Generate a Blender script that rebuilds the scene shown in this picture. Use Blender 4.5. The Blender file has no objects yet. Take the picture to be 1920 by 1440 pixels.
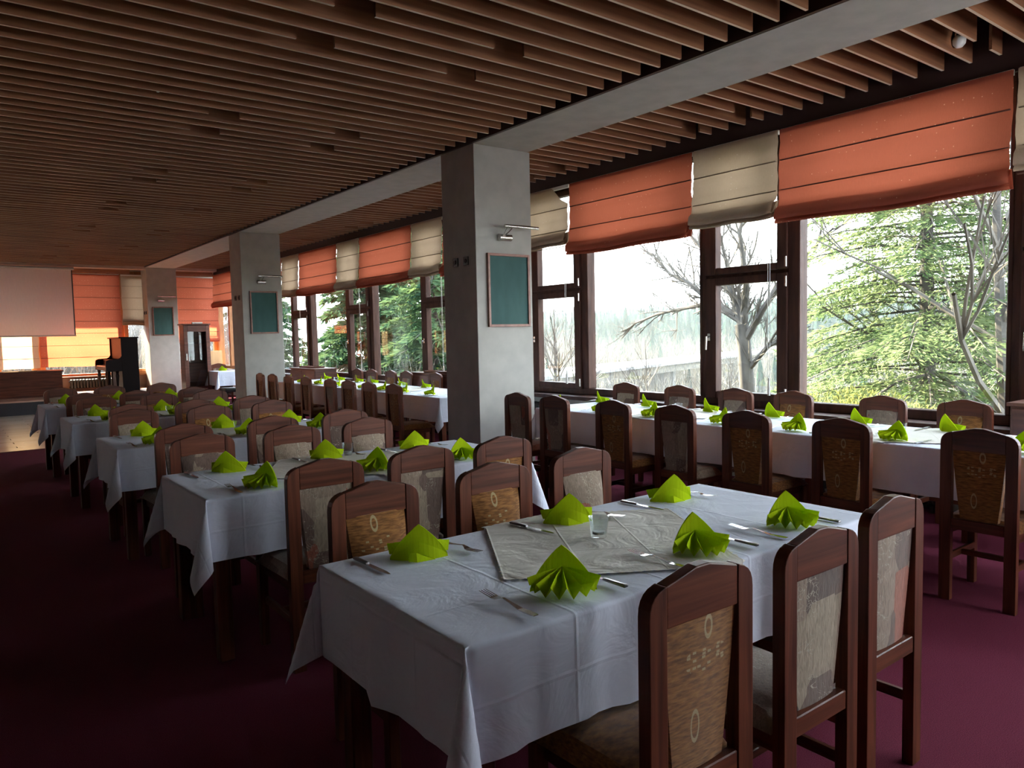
import bpy, bmesh, math, random
import numpy as np
from mathutils import Vector, Matrix, noise as mnoise
from math import sin, cos, pi, sqrt, radians, hypot, atan2

S = bpy.context.scene
COL = S.collection
random.seed(7); np.random.seed(7)
CAMZ = 1.45

# ------------------------------------------------------------------ camera
yaw, pitch, roll = 0.6538925, -0.0661343, 0.0215421
fwd = Vector((sin(yaw)*cos(pitch), cos(yaw)*cos(pitch), sin(pitch)))
r0 = Vector((cos(yaw), -sin(yaw), 0)); d0 = fwd.cross(r0)
rt = r0*cos(roll) + d0*sin(roll); dn = -r0*sin(roll) + d0*cos(roll)
cd = bpy.data.cameras.new('camera'); cam = bpy.data.objects.new('camera', cd); COL.objects.link(cam)
M = Matrix.Identity(4)
for i in range(3):
    M[i][0] = rt[i]; M[i][1] = -dn[i]; M[i][2] = -fwd[i]
M[2][3] = CAMZ
cam.matrix_world = M
cd.sensor_width = 36; cd.lens = 1402.97/1920*36; cd.clip_start = 0.05; cd.clip_end = 2000
S.camera = cam

# ------------------------------------------------------------------ sky, sun, exposure
W = bpy.data.worlds.new('sky'); S.world = W; W.use_nodes = True
nt = W.node_tree; bg = nt.nodes['Background']
tc = nt.nodes.new('ShaderNodeTexCoord'); sp = nt.nodes.new('ShaderNodeSeparateXYZ'); cr = nt.nodes.new('ShaderNodeValToRGB')
nt.links.new(tc.outputs['Generated'], sp.inputs[0]); nt.links.new(sp.outputs['Z'], cr.inputs[0]); nt.links.new(cr.outputs[0], bg.inputs[0])
cr.color_ramp.elements[0].position = 0.0; cr.color_ramp.elements[0].color = (0.90, 0.95, 1.0, 1)
cr.color_ramp.elements[1].position = 0.6; cr.color_ramp.elements[1].color = (0.74, 0.86, 1.0, 1)
bg.inputs[1].default_value = 3.6
sun = bpy.data.lights.new('sun', 'SUN'); so = bpy.data.objects.new('sun', sun); COL.objects.link(so)
sun.energy = 24.0; sun.angle = radians(0.8); sun.color = (1.0, 0.86, 0.60)
sd = Vector((-0.10, 1.0, 0.72)).normalized()      # towards the sun
so.rotation_euler = sd.to_track_quat('Z', 'Y').to_euler()
S.view_settings.view_transform = 'Standard'; S.view_settings.look = 'None'
S.view_settings.gamma = 1; S.view_settings.use_curve_mapping = False
S.view_settings.exposure = 2.05
S.cycles.max_bounces = 8; S.cycles.diffuse_bounces = 4; S.cycles.glossy_bounces = 3
S.cycles.transparent_max_bounces = 24; S.cycles.transmission_bounces = 6
S.cycles.sample_clamp_indirect = 6; S.cycles.caustics_reflective = False; S.cycles.caustics_refractive = False

# ------------------------------------------------------------------ materials
MATS = {}
def new_mat(name):
    m = bpy.data.materials.new(name); m.use_nodes = True; MATS[name] = m
    return m, m.node_tree, m.node_tree.nodes['Principled BSDF']
def N(t, typ, **kw):
    n = t.nodes.new(typ)
    for k, v in kw.items():
        if k in n.inputs.keys() if hasattr(n.inputs, 'keys') else False: n.inputs[k].default_value = v
        else: setattr(n, k, v)
    return n
def simple(name, col, rough=0.5, metal=0.0, spec=0.5):
    m, t, b = new_mat(name)
    b.inputs['Base Color'].default_value = (*col, 1); b.inputs['Roughness'].default_value = rough
    b.inputs['Metallic'].default_value = metal; b.inputs['Specular IOR Level'].default_value = spec
    return m
def noisy(name, c1, c2, scale=(20, 20, 20), rough=0.5, bump=0.0, detail=4, spec=0.5, lo=0.35, hi=0.65, dist=0.0, rnd=False):
    m, t, b = new_mat(name)
    tc = N(t, 'ShaderNodeTexCoord'); mp = N(t, 'ShaderNodeMapping'); mp.inputs['Scale'].default_value = scale
    nz = N(t, 'ShaderNodeTexNoise'); nz.inputs['Scale'].default_value = 1; nz.inputs['Detail'].default_value = detail; nz.inputs['Distortion'].default_value = dist
    cr = N(t, 'ShaderNodeValToRGB'); cr.color_ramp.elements[0].position = lo; cr.color_ramp.elements[1].position = hi
    cr.color_ramp.elements[0].color = (*c1, 1); cr.color_ramp.elements[1].color = (*c2, 1)
    t.links.new(tc.outputs['Object'], mp.inputs[0])
    if rnd:
        oi = N(t, 'ShaderNodeObjectInfo'); va = N(t, 'ShaderNodeVectorMath', operation='ADD'); ml = N(t, 'ShaderNodeMath', operation='MULTIPLY'); ml.inputs[1].default_value = 57.0
        t.links.new(oi.outputs['Random'], ml.inputs[0]); t.links.new(mp.outputs[0], va.inputs[0]); t.links.new(ml.outputs[0], va.inputs[1]); t.links.new(va.outputs[0], nz.inputs[0])
    else: t.links.new(mp.outputs[0], nz.inputs[0])
    t.links.new(nz.outputs['Fac'], cr.inputs[0]); t.links.new(cr.outputs[0], b.inputs['Base Color'])
    b.inputs['Roughness'].default_value = rough; b.inputs['Specular IOR Level'].default_value = spec
    if bump:
        bp = N(t, 'ShaderNodeBump'); bp.inputs['Strength'].default_value = bump; bp.inputs['Distance'].default_value = 0.004
        t.links.new(nz.outputs['Fac'], bp.inputs['Height']); t.links.new(bp.outputs[0], b.inputs['Normal'])
    return m
WD1, WD2 = (0.055, 0.014, 0.0065), (0.170, 0.047, 0.022)
noisy('wood_up', WD1, WD2, (40, 40, 2.2), 0.40, 0.12, 5, lo=0.3, hi=0.75, dist=0.6, rnd=True, spec=0.2)
noisy('wood_across', WD1, WD2, (2.2, 40, 40), 0.40, 0.12, 5, lo=0.3, hi=0.75, dist=0.6, rnd=True, spec=0.2)
noisy('wood_deep', WD1, WD2, (40, 2.2, 40), 0.40, 0.12, 5, lo=0.3, hi=0.75, dist=0.6, rnd=True, spec=0.2)
noisy('slat_wood', (0.20, 0.080, 0.038), (0.33, 0.145, 0.070), (1.1, 30, 26), 0.48, 0.05, 4, rnd=True, spec=0.35)
noisy('slat_edge', (0.66, 0.50, 0.36), (0.82, 0.64, 0.48), (2, 30, 30), 0.45, 0, 3)  # pale edge banding, colour lightened further to stand in for its sheen
noisy('frame_wood', (0.050, 0.021, 0.016), (0.088, 0.038, 0.027), (20, 20, 3), 0.5, 0.05, 4, spec=0.2)
noisy('frame_pine', (0.30, 0.11, 0.035), (0.42, 0.17, 0.06), (20, 20, 3), 0.4, 0.05, 4)
noisy('cabinet_wood', (0.10, 0.030, 0.020), (0.17, 0.058, 0.036), (3, 3, 26), 0.42, 0.05, 4, rnd=True)
noisy('stage_wood', (0.42, 0.24, 0.17), (0.56, 0.34, 0.25), (2, 20, 20), 0.3, 0.0, 4)
noisy('carpet', (0.095, 0.014, 0.028), (0.20, 0.036, 0.064), (300, 300, 300), 1.0, 0.6, 3, spec=0.05, lo=0.3, hi=0.7)
noisy('riser_carpet', (0.035, 0.032, 0.036), (0.07, 0.065, 0.07), (200, 200, 200), 0.95, 0.3, 3, spec=0.1)
noisy('plaster', (0.40, 0.38, 0.345), (0.45, 0.43, 0.39), (6, 6, 6), 0.8, 0.05, 5, spec=0.2)
noisy('plaster_warm', (0.50, 0.36, 0.30), (0.56, 0.41, 0.34), (6, 6, 6), 0.8, 0.05, 5, spec=0.2)
noisy('board_green', (0.030, 0.085, 0.080), (0.042, 0.105, 0.098), (8, 60, 3), 0.7, 0, 4, spec=0.3)
noisy('board_frame', (0.21, 0.085, 0.06), (0.30, 0.13, 0.09), (20, 20, 20), 0.4, 0, 3)
noisy('plywood', (0.55, 0.33, 0.15), (0.66, 0.42, 0.21), (8, 8, 2), 0.5, 0, 3)
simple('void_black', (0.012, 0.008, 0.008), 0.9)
simple('fascia_dark', (0.030, 0.010, 0.010), 0.5)
simple('steel', (0.62, 0.60, 0.57), 0.24, 1.0)
simple('cutlery_steel', (0.60, 0.60, 0.62), 0.2, 1.0)
simple('knife_handle', (0.20, 0.19, 0.20), 0.28, 1.0)
simple('black_plastic', (0.012, 0.012, 0.012), 0.35)
simple('white_plastic', (0.75, 0.73, 0.68), 0.4)
simple('piano_black', (0.012, 0.008, 0.009), 0.5, 0, 0.15)
simple('radiator_black', (0.03, 0.028, 0.028), 0.35)

simple('seam_dark', (0.10, 0.025, 0.018), 0.9)
simple('seam_beige', (0.22, 0.15, 0.10), 0.9)
simple('gold_grey', (0.45, 0.42, 0.40), 0.5)
noisy('bark', (0.035, 0.030, 0.027), (0.085, 0.075, 0.066), (6, 6, 2), 0.9, 0.3, 4)
noisy('bark_pale', (0.055, 0.047, 0.04), (0.12, 0.105, 0.09), (3, 3, 1), 0.9, 0.0, 3)
noisy('twig_grey', (0.055, 0.05, 0.045), (0.13, 0.115, 0.09), (2, 2, 2), 0.9, 0.0, 2)
noisy('twig_pale', (0.10, 0.10, 0.10), (0.24, 0.23, 0.22), (2, 2, 2), 0.9, 0.0, 2)
noisy('grass_bank', (0.028, 0.028, 0.018), (0.075, 0.066, 0.05), (0.9, 0.9, 0.9), 0.95, 0.0, 6, spec=0.1)
noisy('concrete', (0.13, 0.13, 0.135), (0.19, 0.19, 0.20), (0.3, 0.3, 0.3), 0.85, 0.0, 4)
simple('roof_grey', (0.25, 0.24, 0.23), 0.8)

def leaf_mat(name, c1, c2, trans=0.45, sc=2.2):
    m, t, b = new_mat(name)
    t.nodes.remove(b)
    tc = N(t, 'ShaderNodeTexCoord'); nz = N(t, 'ShaderNodeTexNoise'); nz.inputs['Scale'].default_value = sc; nz.inputs['Detail'].default_value = 5
    cr = N(t, 'ShaderNodeValToRGB'); cr.color_ramp.elements[0].position = 0.35; cr.color_ramp.elements[1].position = 0.65
    cr.color_ramp.elements[0].color = (*c1, 1); cr.color_ramp.elements[1].color = (*c2, 1)
    t.links.new(tc.outputs['Object'], nz.inputs[0]); t.links.new(nz.outputs['Fac'], cr.inputs[0])
    d = N(t, 'ShaderNodeBsdfDiffuse'); tr = N(t, 'ShaderNodeBsdfTranslucent'); mx = N(t, 'ShaderNodeMixShader'); mx.inputs[0].default_value = trans
    t.links.new(cr.outputs[0], d.inputs[0]); t.links.new(cr.outputs[0], tr.inputs[0])
    t.links.new(d.outputs[0], mx.inputs[1]); t.links.new(tr.outputs[0], mx.inputs[2]); t.links.new(mx.outputs[0], t.nodes['Material Output'].inputs[0])
    return m
leaf_mat('needles', (0.060, 0.100, 0.045), (0.20, 0.24, 0.12), 0.45)
leaf_mat('needles_dark', (0.022, 0.055, 0.035), (0.085, 0.13, 0.055), 0.35)
leaf_mat('needles_far', (0.012, 0.028, 0.026), (0.030, 0.052, 0.042), 0.2)
leaf_mat('bush_leaf', (0.09, 0.105, 0.03), (0.20, 0.20, 0.07))

def cloth_blend(name, col, trans_col, trans=0.5, dots=None, thin=0.0, rough=0.9):
    m, t, b = new_mat(name); t.nodes.remove(b)
    tc = N(t, 'ShaderNodeTexCoord'); mp = N(t, 'ShaderNodeMapping'); mp.inputs['Scale'].default_value = (260, 260, 9)
    nz = N(t, 'ShaderNodeTexNoise'); nz.inputs['Scale'].default_value = 1; nz.inputs['Detail'].default_value = 3
    t.links.new(tc.outputs['Object'], mp.inputs[0]); t.links.new(mp.outputs[0], nz.inputs[0])
    def shade(c):
        mx = N(t, 'ShaderNodeMix', data_type='RGBA'); mx.inputs[6].default_value = (c[0]*0.86, c[1]*0.86, c[2]*0.86, 1); mx.inputs[7].default_value = (min(1, c[0]*1.1), min(1, c[1]*1.1), min(1, c[2]*1.1), 1)
        t.links.new(nz.outputs['Fac'], mx.inputs[0]); return mx.outputs[2]
    dc, tcx = shade(col), shade(trans_col)
    if dots:
        vo = N(t, 'ShaderNodeTexVoronoi'); vo.inputs['Scale'].default_value = 16; vo.inputs['Randomness'].default_value = 0.25
        t.links.new(tc.outputs['Object'], vo.inputs[0])
        lt = N(t, 'ShaderNodeMath', operation='LESS_THAN'); lt.inputs[1].default_value = 0.075; t.links.new(vo.outputs['Distance'], lt.inputs[0])
        mx = N(t, 'ShaderNodeMix', data_type='RGBA'); t.links.new(lt.outputs[0], mx.inputs[0]); t.links.new(dc, mx.inputs[6]); mx.inputs[7].default_value = (*dots, 1); dc = mx.outputs[2]
    d = N(t, 'ShaderNodeBsdfDiffuse'); tr = N(t, 'ShaderNodeBsdfTranslucent'); mx = N(t, 'ShaderNodeMixShader'); mx.inputs[0].default_value = trans
    t.links.new(dc, d.inputs[0]); t.links.new(tcx, tr.inputs[0]); t.links.new(d.outputs[0], mx.inputs[1]); t.links.new(tr.outputs[0], mx.inputs[2])
    t.links.new(mx.outputs[0], t.nodes['Material Output'].inputs[0])
    return m
cloth_blend('blind_orange', (0.40, 0.105, 0.065), (0.60, 0.145, 0.075), 0.27, (0.75, 0.42, 0.30))
cloth_blend('blind_beige', (0.44, 0.33, 0.24), (0.62, 0.43, 0.28), 0.26, (0.62, 0.54, 0.46))
cloth_blend('screen_cloth', (0.80, 0.72, 0.70), (0.75, 0.66, 0.62), 0.28)
cloth_blend('napkin_green', (0.56, 0.72, 0.015), (0.56, 0.72, 0.02), 0.28)

def linen(name, c1, c2, sheen=0.0, crease=True, wr=0.35, cs=0.36):
    m, t, b = new_mat(name)
    tc = N(t, 'ShaderNodeTexCoord'); nz = N(t, 'ShaderNodeTexNoise'); nz.inputs['Scale'].default_value = 9; nz.inputs['Detail'].default_value = 3; nz.inputs['Distortion'].default_value = 0.8
    t.links.new(tc.outputs['Object'], nz.inputs[0])
    mx = N(t, 'ShaderNodeMix', data_type='RGBA'); mx.inputs[6].default_value = (*c1, 1); mx.inputs[7].default_value = (*c2, 1)
    t.links.new(nz.outputs['Fac'], mx.inputs[0]); t.links.new(mx.outputs[2], b.inputs['Base Color'])
    b.inputs['Roughness'].default_value = 0.75; b.inputs['Specular IOR Level'].default_value = 0.25
    # ironed folds: thin ridges on a grid, laid out in the cloth's own unfolded coordinates
    uv = N(t, 'ShaderNodeUVMap'); sp = N(t, 'ShaderNodeSeparateXYZ'); t.links.new(uv.outputs[0], sp.inputs[0])
    hs = []
    for ax in ('X', 'Y'):
        a = N(t, 'ShaderNodeMath', operation='DIVIDE'); a.inputs[1].default_value = cs; t.links.new(sp.outputs[ax], a.inputs[0])
        f = N(t, 'ShaderNodeMath', operation='FRACT'); t.links.new(a.outputs[0], f.inputs[0])
        s = N(t, 'ShaderNodeMath', operation='SUBTRACT'); s.inputs[1].default_value = 0.5; t.links.new(f.outputs[0], s.inputs[0])
        ab = N(t, 'ShaderNodeMath', operation='ABSOLUTE'); t.links.new(s.outputs[0], ab.inputs[0])
        mr = N(t, 'ShaderNodeMapRange'); mr.inputs[1].default_value = 0.0; mr.inputs[2].default_value = 0.022; mr.inputs[3].default_value = 1; mr.inputs[4].default_value = 0
        t.links.new(ab.outputs[0], mr.inputs[0]); hs.append(mr.outputs[0])
    ad = N(t, 'ShaderNodeMath', operation='MAXIMUM'); t.links.new(hs[0], ad.inputs[0]); t.links.new(hs[1], ad.inputs[1])
    n2 = N(t, 'ShaderNodeTexNoise'); n2.inputs['Scale'].default_value = 5; n2.inputs['Detail'].default_value = 4; n2.inputs['Distortion'].default_value = 1.5
    t.links.new(uv.outputs[0], n2.inputs[0])
    ml = N(t, 'ShaderNodeMath', operation='MULTIPLY_ADD'); t.links.new(ad.outputs[0], ml.inputs[0]); ml.inputs[1].default_value = 0.32; 
    m2 = N(t, 'ShaderNodeMath', operation='MULTIPLY'); m2.inputs[1].default_value = wr*6; t.links.new(n2.outputs['Fac'], m2.inputs[0]); t.links.new(m2.outputs[0], ml.inputs[2])
    bp = N(t, 'ShaderNodeBump'); bp.inputs['Strength'].default_value = 0.6; bp.inputs['Distance'].default_value = 0.006
    t.links.new(ml.outputs[0], bp.inputs['Height']); t.links.new(bp.outputs[0], b.inputs['Normal'])
    return m
linen('tablecloth_white', (0.74, 0.76, 0.88), (0.82, 0.84, 0.95))
linen('runner_sand', (0.66, 0.60, 0.53), (0.80, 0.74, 0.66), wr=0.7, cs=0.24)

def fabric_beige():
    m, t, b = new_mat('fabric_beige')
    tc = N(t, 'ShaderNodeTexCoord'); oi = N(t, 'ShaderNodeObjectInfo'); ml = N(t, 'ShaderNodeMath', operation='MULTIPLY'); ml.inputs[1].default_value = 3.7
    va = N(t, 'ShaderNodeVectorMath', operation='ADD'); t.links.new(oi.outputs['Random'], ml.inputs[0]); t.links.new(tc.outputs['Object'], va.inputs[0]); t.links.new(ml.outputs[0], va.inputs[1])
    mp = N(t, 'ShaderNodeMapping'); mp.inputs['Scale'].default_value = (6.5, 6.5, 4.6); t.links.new(va.outputs[0], mp.inputs[0])
    vo = N(t, 'ShaderNodeTexVoronoi', distance='CHEBYCHEV'); vo.inputs['Scale'].default_value = 1; vo.inputs['Randomness'].default_value = 0.55; t.links.new(mp.outputs[0], vo.inputs[0])
    sp = N(t, 'ShaderNodeSeparateColor'); t.links.new(vo.outputs['Color'], sp.inputs[0])
    cr = N(t, 'ShaderNodeValToRGB'); cr.color_ramp.interpolation = 'CONSTANT'; e = cr.color_ramp.elements
    e[0].position = 0; e[0].color = (0.30, 0.215, 0.155, 1); e[1].position = 0.3; e[1].color = (0.16, 0.100, 0.075, 1)
    for p, c in ((0.45, (0.27, 0.195, 0.14, 1)), (0.70, (0.125, 0.08, 0.062, 1)), (0.80, (0.33, 0.11, 0.065, 1)), (0.90, (0.34, 0.26, 0.18, 1))):
        x = e.new(p); x.color = c
    t.links.new(sp.outputs[0], cr.inputs[0])
    # pale leaf outlines
    wv = N(t, 'ShaderNodeTexNoise'); wv.inputs['Scale'].default_value = 16; wv.inputs['Detail'].default_value = 1; wv.inputs['Distortion'].default_value = 2.5; t.links.new(va.outputs[0], wv.inputs[0])
    s = N(t, 'ShaderNodeMath', operation='SUBTRACT'); s.inputs[1].default_value = 0.5; t.links.new(wv.outputs['Fac'], s.inputs[0]); ab = N(t, 'ShaderNodeMath', operation='ABSOLUTE'); t.links.new(s.outputs[0], ab.inputs[0])
    lt = N(t, 'ShaderNodeMath', operation='LESS_THAN'); lt.inputs[1].default_value = 0.014; t.links.new(ab.outputs[0], lt.inputs[0])
    n3 = N(t, 'ShaderNodeTexNoise'); n3.inputs['Scale'].default_value = 7; t.links.new(va.outputs[0], n3.inputs[0]); g3 = N(t, 'ShaderNodeMath', operation='GREATER_THAN'); g3.inputs[1].default_value = 0.53; t.links.new(n3.outputs['Fac'], g3.inputs[0])
    mm = N(t, 'ShaderNodeMath', operation='MULTIPLY'); t.links.new(lt.outputs[0], mm.inputs[0]); t.links.new(g3.outputs[0], mm.inputs[1])
    m3 = N(t, 'ShaderNodeMath', operation='MULTIPLY'); m3.inputs[1].default_value = 0.8; t.links.new(mm.outputs[0], m3.inputs[0])
    mx = N(t, 'ShaderNodeMix', data_type='RGBA'); t.links.new(m3.outputs[0], mx.inputs[0]); t.links.new(cr.outputs[0], mx.inputs[6]); mx.inputs[7].default_value = (0.46, 0.40, 0.30, 1)
    # weave
    m4 = N(t, 'ShaderNodeMapping'); m4.inputs['Scale'].default_value = (130, 130, 28); t.links.new(tc.outputs['Object'], m4.inputs[0])
    n4 = N(t, 'ShaderNodeTexNoise'); n4.inputs['Scale'].default_value = 1; n4.inputs['Detail'].default_value = 3; n4.inputs['Distortion'].default_value = 1; t.links.new(m4.outputs[0], n4.inputs[0])
    mr = N(t, 'ShaderNodeMapRange'); mr.inputs[1].default_value = 0.3; mr.inputs[2].default_value = 0.7; mr.inputs[3].default_value = 0.72; mr.inputs[4].default_value = 1.2; t.links.new(n4.outputs['Fac'], mr.inputs[0])
    vm = N(t, 'ShaderNodeVectorMath', operation='MULTIPLY'); t.links.new(mx.outputs[2], vm.inputs[0]); t.links.new(mr.outputs[0], vm.inputs[1])
    t.links.new(vm.outputs[0], b.inputs['Base Color']); b.inputs['Roughness'].default_value = 0.85; b.inputs['Specular IOR Level'].default_value = 0.2
    b.inputs['Sheen Weight'].default_value = 0.3
    bp = N(t, 'ShaderNodeBump'); bp.inputs['Strength'].default_value = 0.5; bp.inputs['Distance'].default_value = 0.003; t.links.new(n4.outputs['Fac'], bp.inputs['Height']); t.links.new(bp.outputs[0], b.inputs['Normal'])
fabric_beige()
def fabric_orange():
    m, t, b = new_mat('fabric_orange')
    tc = N(t, 'ShaderNodeTexCoord')
    m4 = N(t, 'ShaderNodeMapping'); m4.inputs['Scale'].default_value = (30, 60, 170); t.links.new(tc.outputs['Object'], m4.inputs[0])
    n4 = N(t, 'ShaderNodeTexNoise'); n4.inputs['Scale'].default_value = 1; n4.inputs['Detail'].default_value = 4; t.links.new(m4.outputs[0], n4.inputs[0])
    cr = N(t, 'ShaderNodeValToRGB'); cr.color_ramp.elements[0].position = 0.3; cr.color_ramp.elements[1].position = 0.72
    cr.color_ramp.elements[0].color = (0.115, 0.040, 0.010, 1); cr.color_ramp.elements[1].color = (0.36, 0.155, 0.042, 1); t.links.new(n4.outputs['Fac'], cr.inputs[0])
    sp = N(t, 'ShaderNodeSeparateXYZ'); t.links.new(tc.outputs['Object'], sp.inputs[0])
    def M2(op, a, bb, c=None):
        n = N(t, 'ShaderNodeMath', operation=op)
        for i, v in enumerate((a, bb) + ((c,) if c is not None else ())):
            if isinstance(v, (int, float)): n.inputs[i].default_value = v
            else: t.links.new(v, n.inputs[i])
        return n.outputs[0]
    def ell(cx, cz, rx, rz):
        dx = M2('DIVIDE', M2('SUBTRACT', sp.outputs['X'], cx), rx); dz = M2('DIVIDE', M2('SUBTRACT', sp.outputs['Z'], cz), rz)
        return M2('SQRT', M2('ADD', M2('MULTIPLY', dx, dx), M2('MULTIPLY', dz, dz)), 0)
    ring = M2('LESS_THAN', M2('ABSOLUTE', M2('SUBTRACT', ell(0.02, 0.772, 0.012, 0.024), 1.0), 0), 0.24)
    ring2 = M2('LESS_THAN', M2('ABSOLUTE', M2('SUBTRACT', ell(-0.02, 0.545, 0.013, 0.035), 1.0), 0), 0.16)
    blob = M2('LESS_THAN', ell(0.015, 0.70, 0.075, 0.035), 1.0)
    vo = N(t, 'ShaderNodeTexVoronoi', distance='CHEBYCHEV'); vo.inputs['Scale'].default_value = 1; vo.inputs['Randomness'].default_value = 0.5
    m5 = N(t, 'ShaderNodeMapping'); m5.inputs['Scale'].default_value = (58, 10, 110); t.links.new(tc.outputs['Object'], m5.inputs[0]); t.links.new(m5.outputs[0], vo.inputs[0])
    sc = N(t, 'ShaderNodeSeparateColor'); t.links.new(vo.outputs['Color'], sc.inputs[0])
    dash = M2('MULTIPLY', M2('GREATER_THAN', sc.outputs[0], 0.55), M2('LESS_THAN', vo.outputs['Distance'], 0.34))
    al = M2('MAXIMUM', M2('MAXIMUM', ring, ring2), M2('MULTIPLY', blob, dash)); al = M2('MULTIPLY', al, 0.6)
    mx = N(t, 'ShaderNodeMix', data_type='RGBA'); t.links.new(al, mx.inputs[0]); t.links.new(cr.outputs[0], mx.inputs[6]); mx.inputs[7].default_value = (0.50, 0.42, 0.24, 1)
    t.links.new(mx.outputs[2], b.inputs['Base Color']); b.inputs['Roughness'].default_value = 0.9; b.inputs['Specular IOR Level'].default_value = 0.15; b.inputs['Sheen Weight'].default_value = 0.3
    bp = N(t, 'ShaderNodeBump'); bp.inputs['Strength'].default_value = 0.6; bp.inputs['Distance'].default_value = 0.003; t.links.new(n4.outputs['Fac'], bp.inputs['Height']); t.links.new(bp.outputs[0], b.inputs['Normal'])
fabric_orange()

def schlick(t, r0):
    lw = N(t, 'ShaderNodeLayerWeight'); lw.inputs[0].default_value = 0.5
    p = N(t, 'ShaderNodeMath', operation='POWER'); p.inputs[1].default_value = 5.0; t.links.new(lw.outputs['Facing'], p.inputs[0])
    a = N(t, 'ShaderNodeMath', operation='MULTIPLY_ADD'); a.inputs[1].default_value = 1-r0; a.inputs[2].default_value = r0; t.links.new(p.outputs[0], a.inputs[0])
    return a
def glass_thin():
    m, t, b = new_mat('pane_glass'); t.nodes.remove(b)
    tr = N(t, 'ShaderNodeBsdfTransparent'); tr.inputs[0].default_value = (0.93, 0.955, 0.95, 1)
    gl = N(t, 'ShaderNodeBsdfGlossy'); gl.inputs['Roughness'].default_value = 0.0; fr = schlick(t, 0.04)
    mx = N(t, 'ShaderNodeMixShader'); t.links.new(fr.outputs[0], mx.inputs[0]); t.links.new(tr.outputs[0], mx.inputs[1]); t.links.new(gl.outputs[0], mx.inputs[2])
    t.links.new(mx.outputs[0], t.nodes['Material Output'].inputs[0])
glass_thin()
def drink_glass():
    m, t, b = new_mat('drinking_glass'); t.nodes.remove(b)
    tr = N(t, 'ShaderNodeBsdfTransparent'); tr.inputs[0].default_value = (0.93, 0.96, 0.96, 1)
    gl = N(t, 'ShaderNodeBsdfGlossy'); gl.inputs['Roughness'].default_value = 0.03; fr = schlick(t, 0.07)
    mx = N(t, 'ShaderNodeMixShader'); t.links.new(fr.outputs[0], mx.inputs[0]); t.links.new(tr.outputs[0], mx.inputs[1]); t.links.new(gl.outputs[0], mx.inputs[2])
    t.links.new(mx.outputs[0], t.nodes['Material Output'].inputs[0])
drink_glass()
def laminate():
    m, t, b = new_mat('laminate')
    tc = N(t, 'ShaderNodeTexCoord'); mp = N(t, 'ShaderNodeMapping'); mp.inputs['Scale'].default_value = (3, 26, 10); t.links.new(tc.outputs['Object'], mp.inputs[0])
    oi = N(t, 'ShaderNodeObjectInfo'); nz = N(t, 'ShaderNodeTexNoise'); nz.inputs['Scale'].default_value = 1; nz.inputs['Detail'].default_value = 4; t.links.new(mp.outputs[0], nz.inputs[0])
    a = N(t, 'ShaderNodeMath', operation='ADD'); t.links.new(nz.outputs['Fac'], a.inputs[0]); t.links.new(oi.outputs['Random'], a.inputs[1]); h = N(t, 'ShaderNodeMath', operation='MULTIPLY'); h.inputs[1].default_value = 0.5; t.links.new(a.outputs[0], h.inputs[0])
    cr = N(t, 'ShaderNodeValToRGB'); cr.color_ramp.elements[0].color = (0.44, 0.37, 0.30, 1); cr.color_ramp.elements[1].color = (0.64, 0.57, 0.49, 1); t.links.new(h.outputs[0], cr.inputs[0]); t.links.new(cr.outputs[0], b.inputs['Base Color'])
    b.inputs['Roughness'].default_value = 0.2
laminate()

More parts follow.
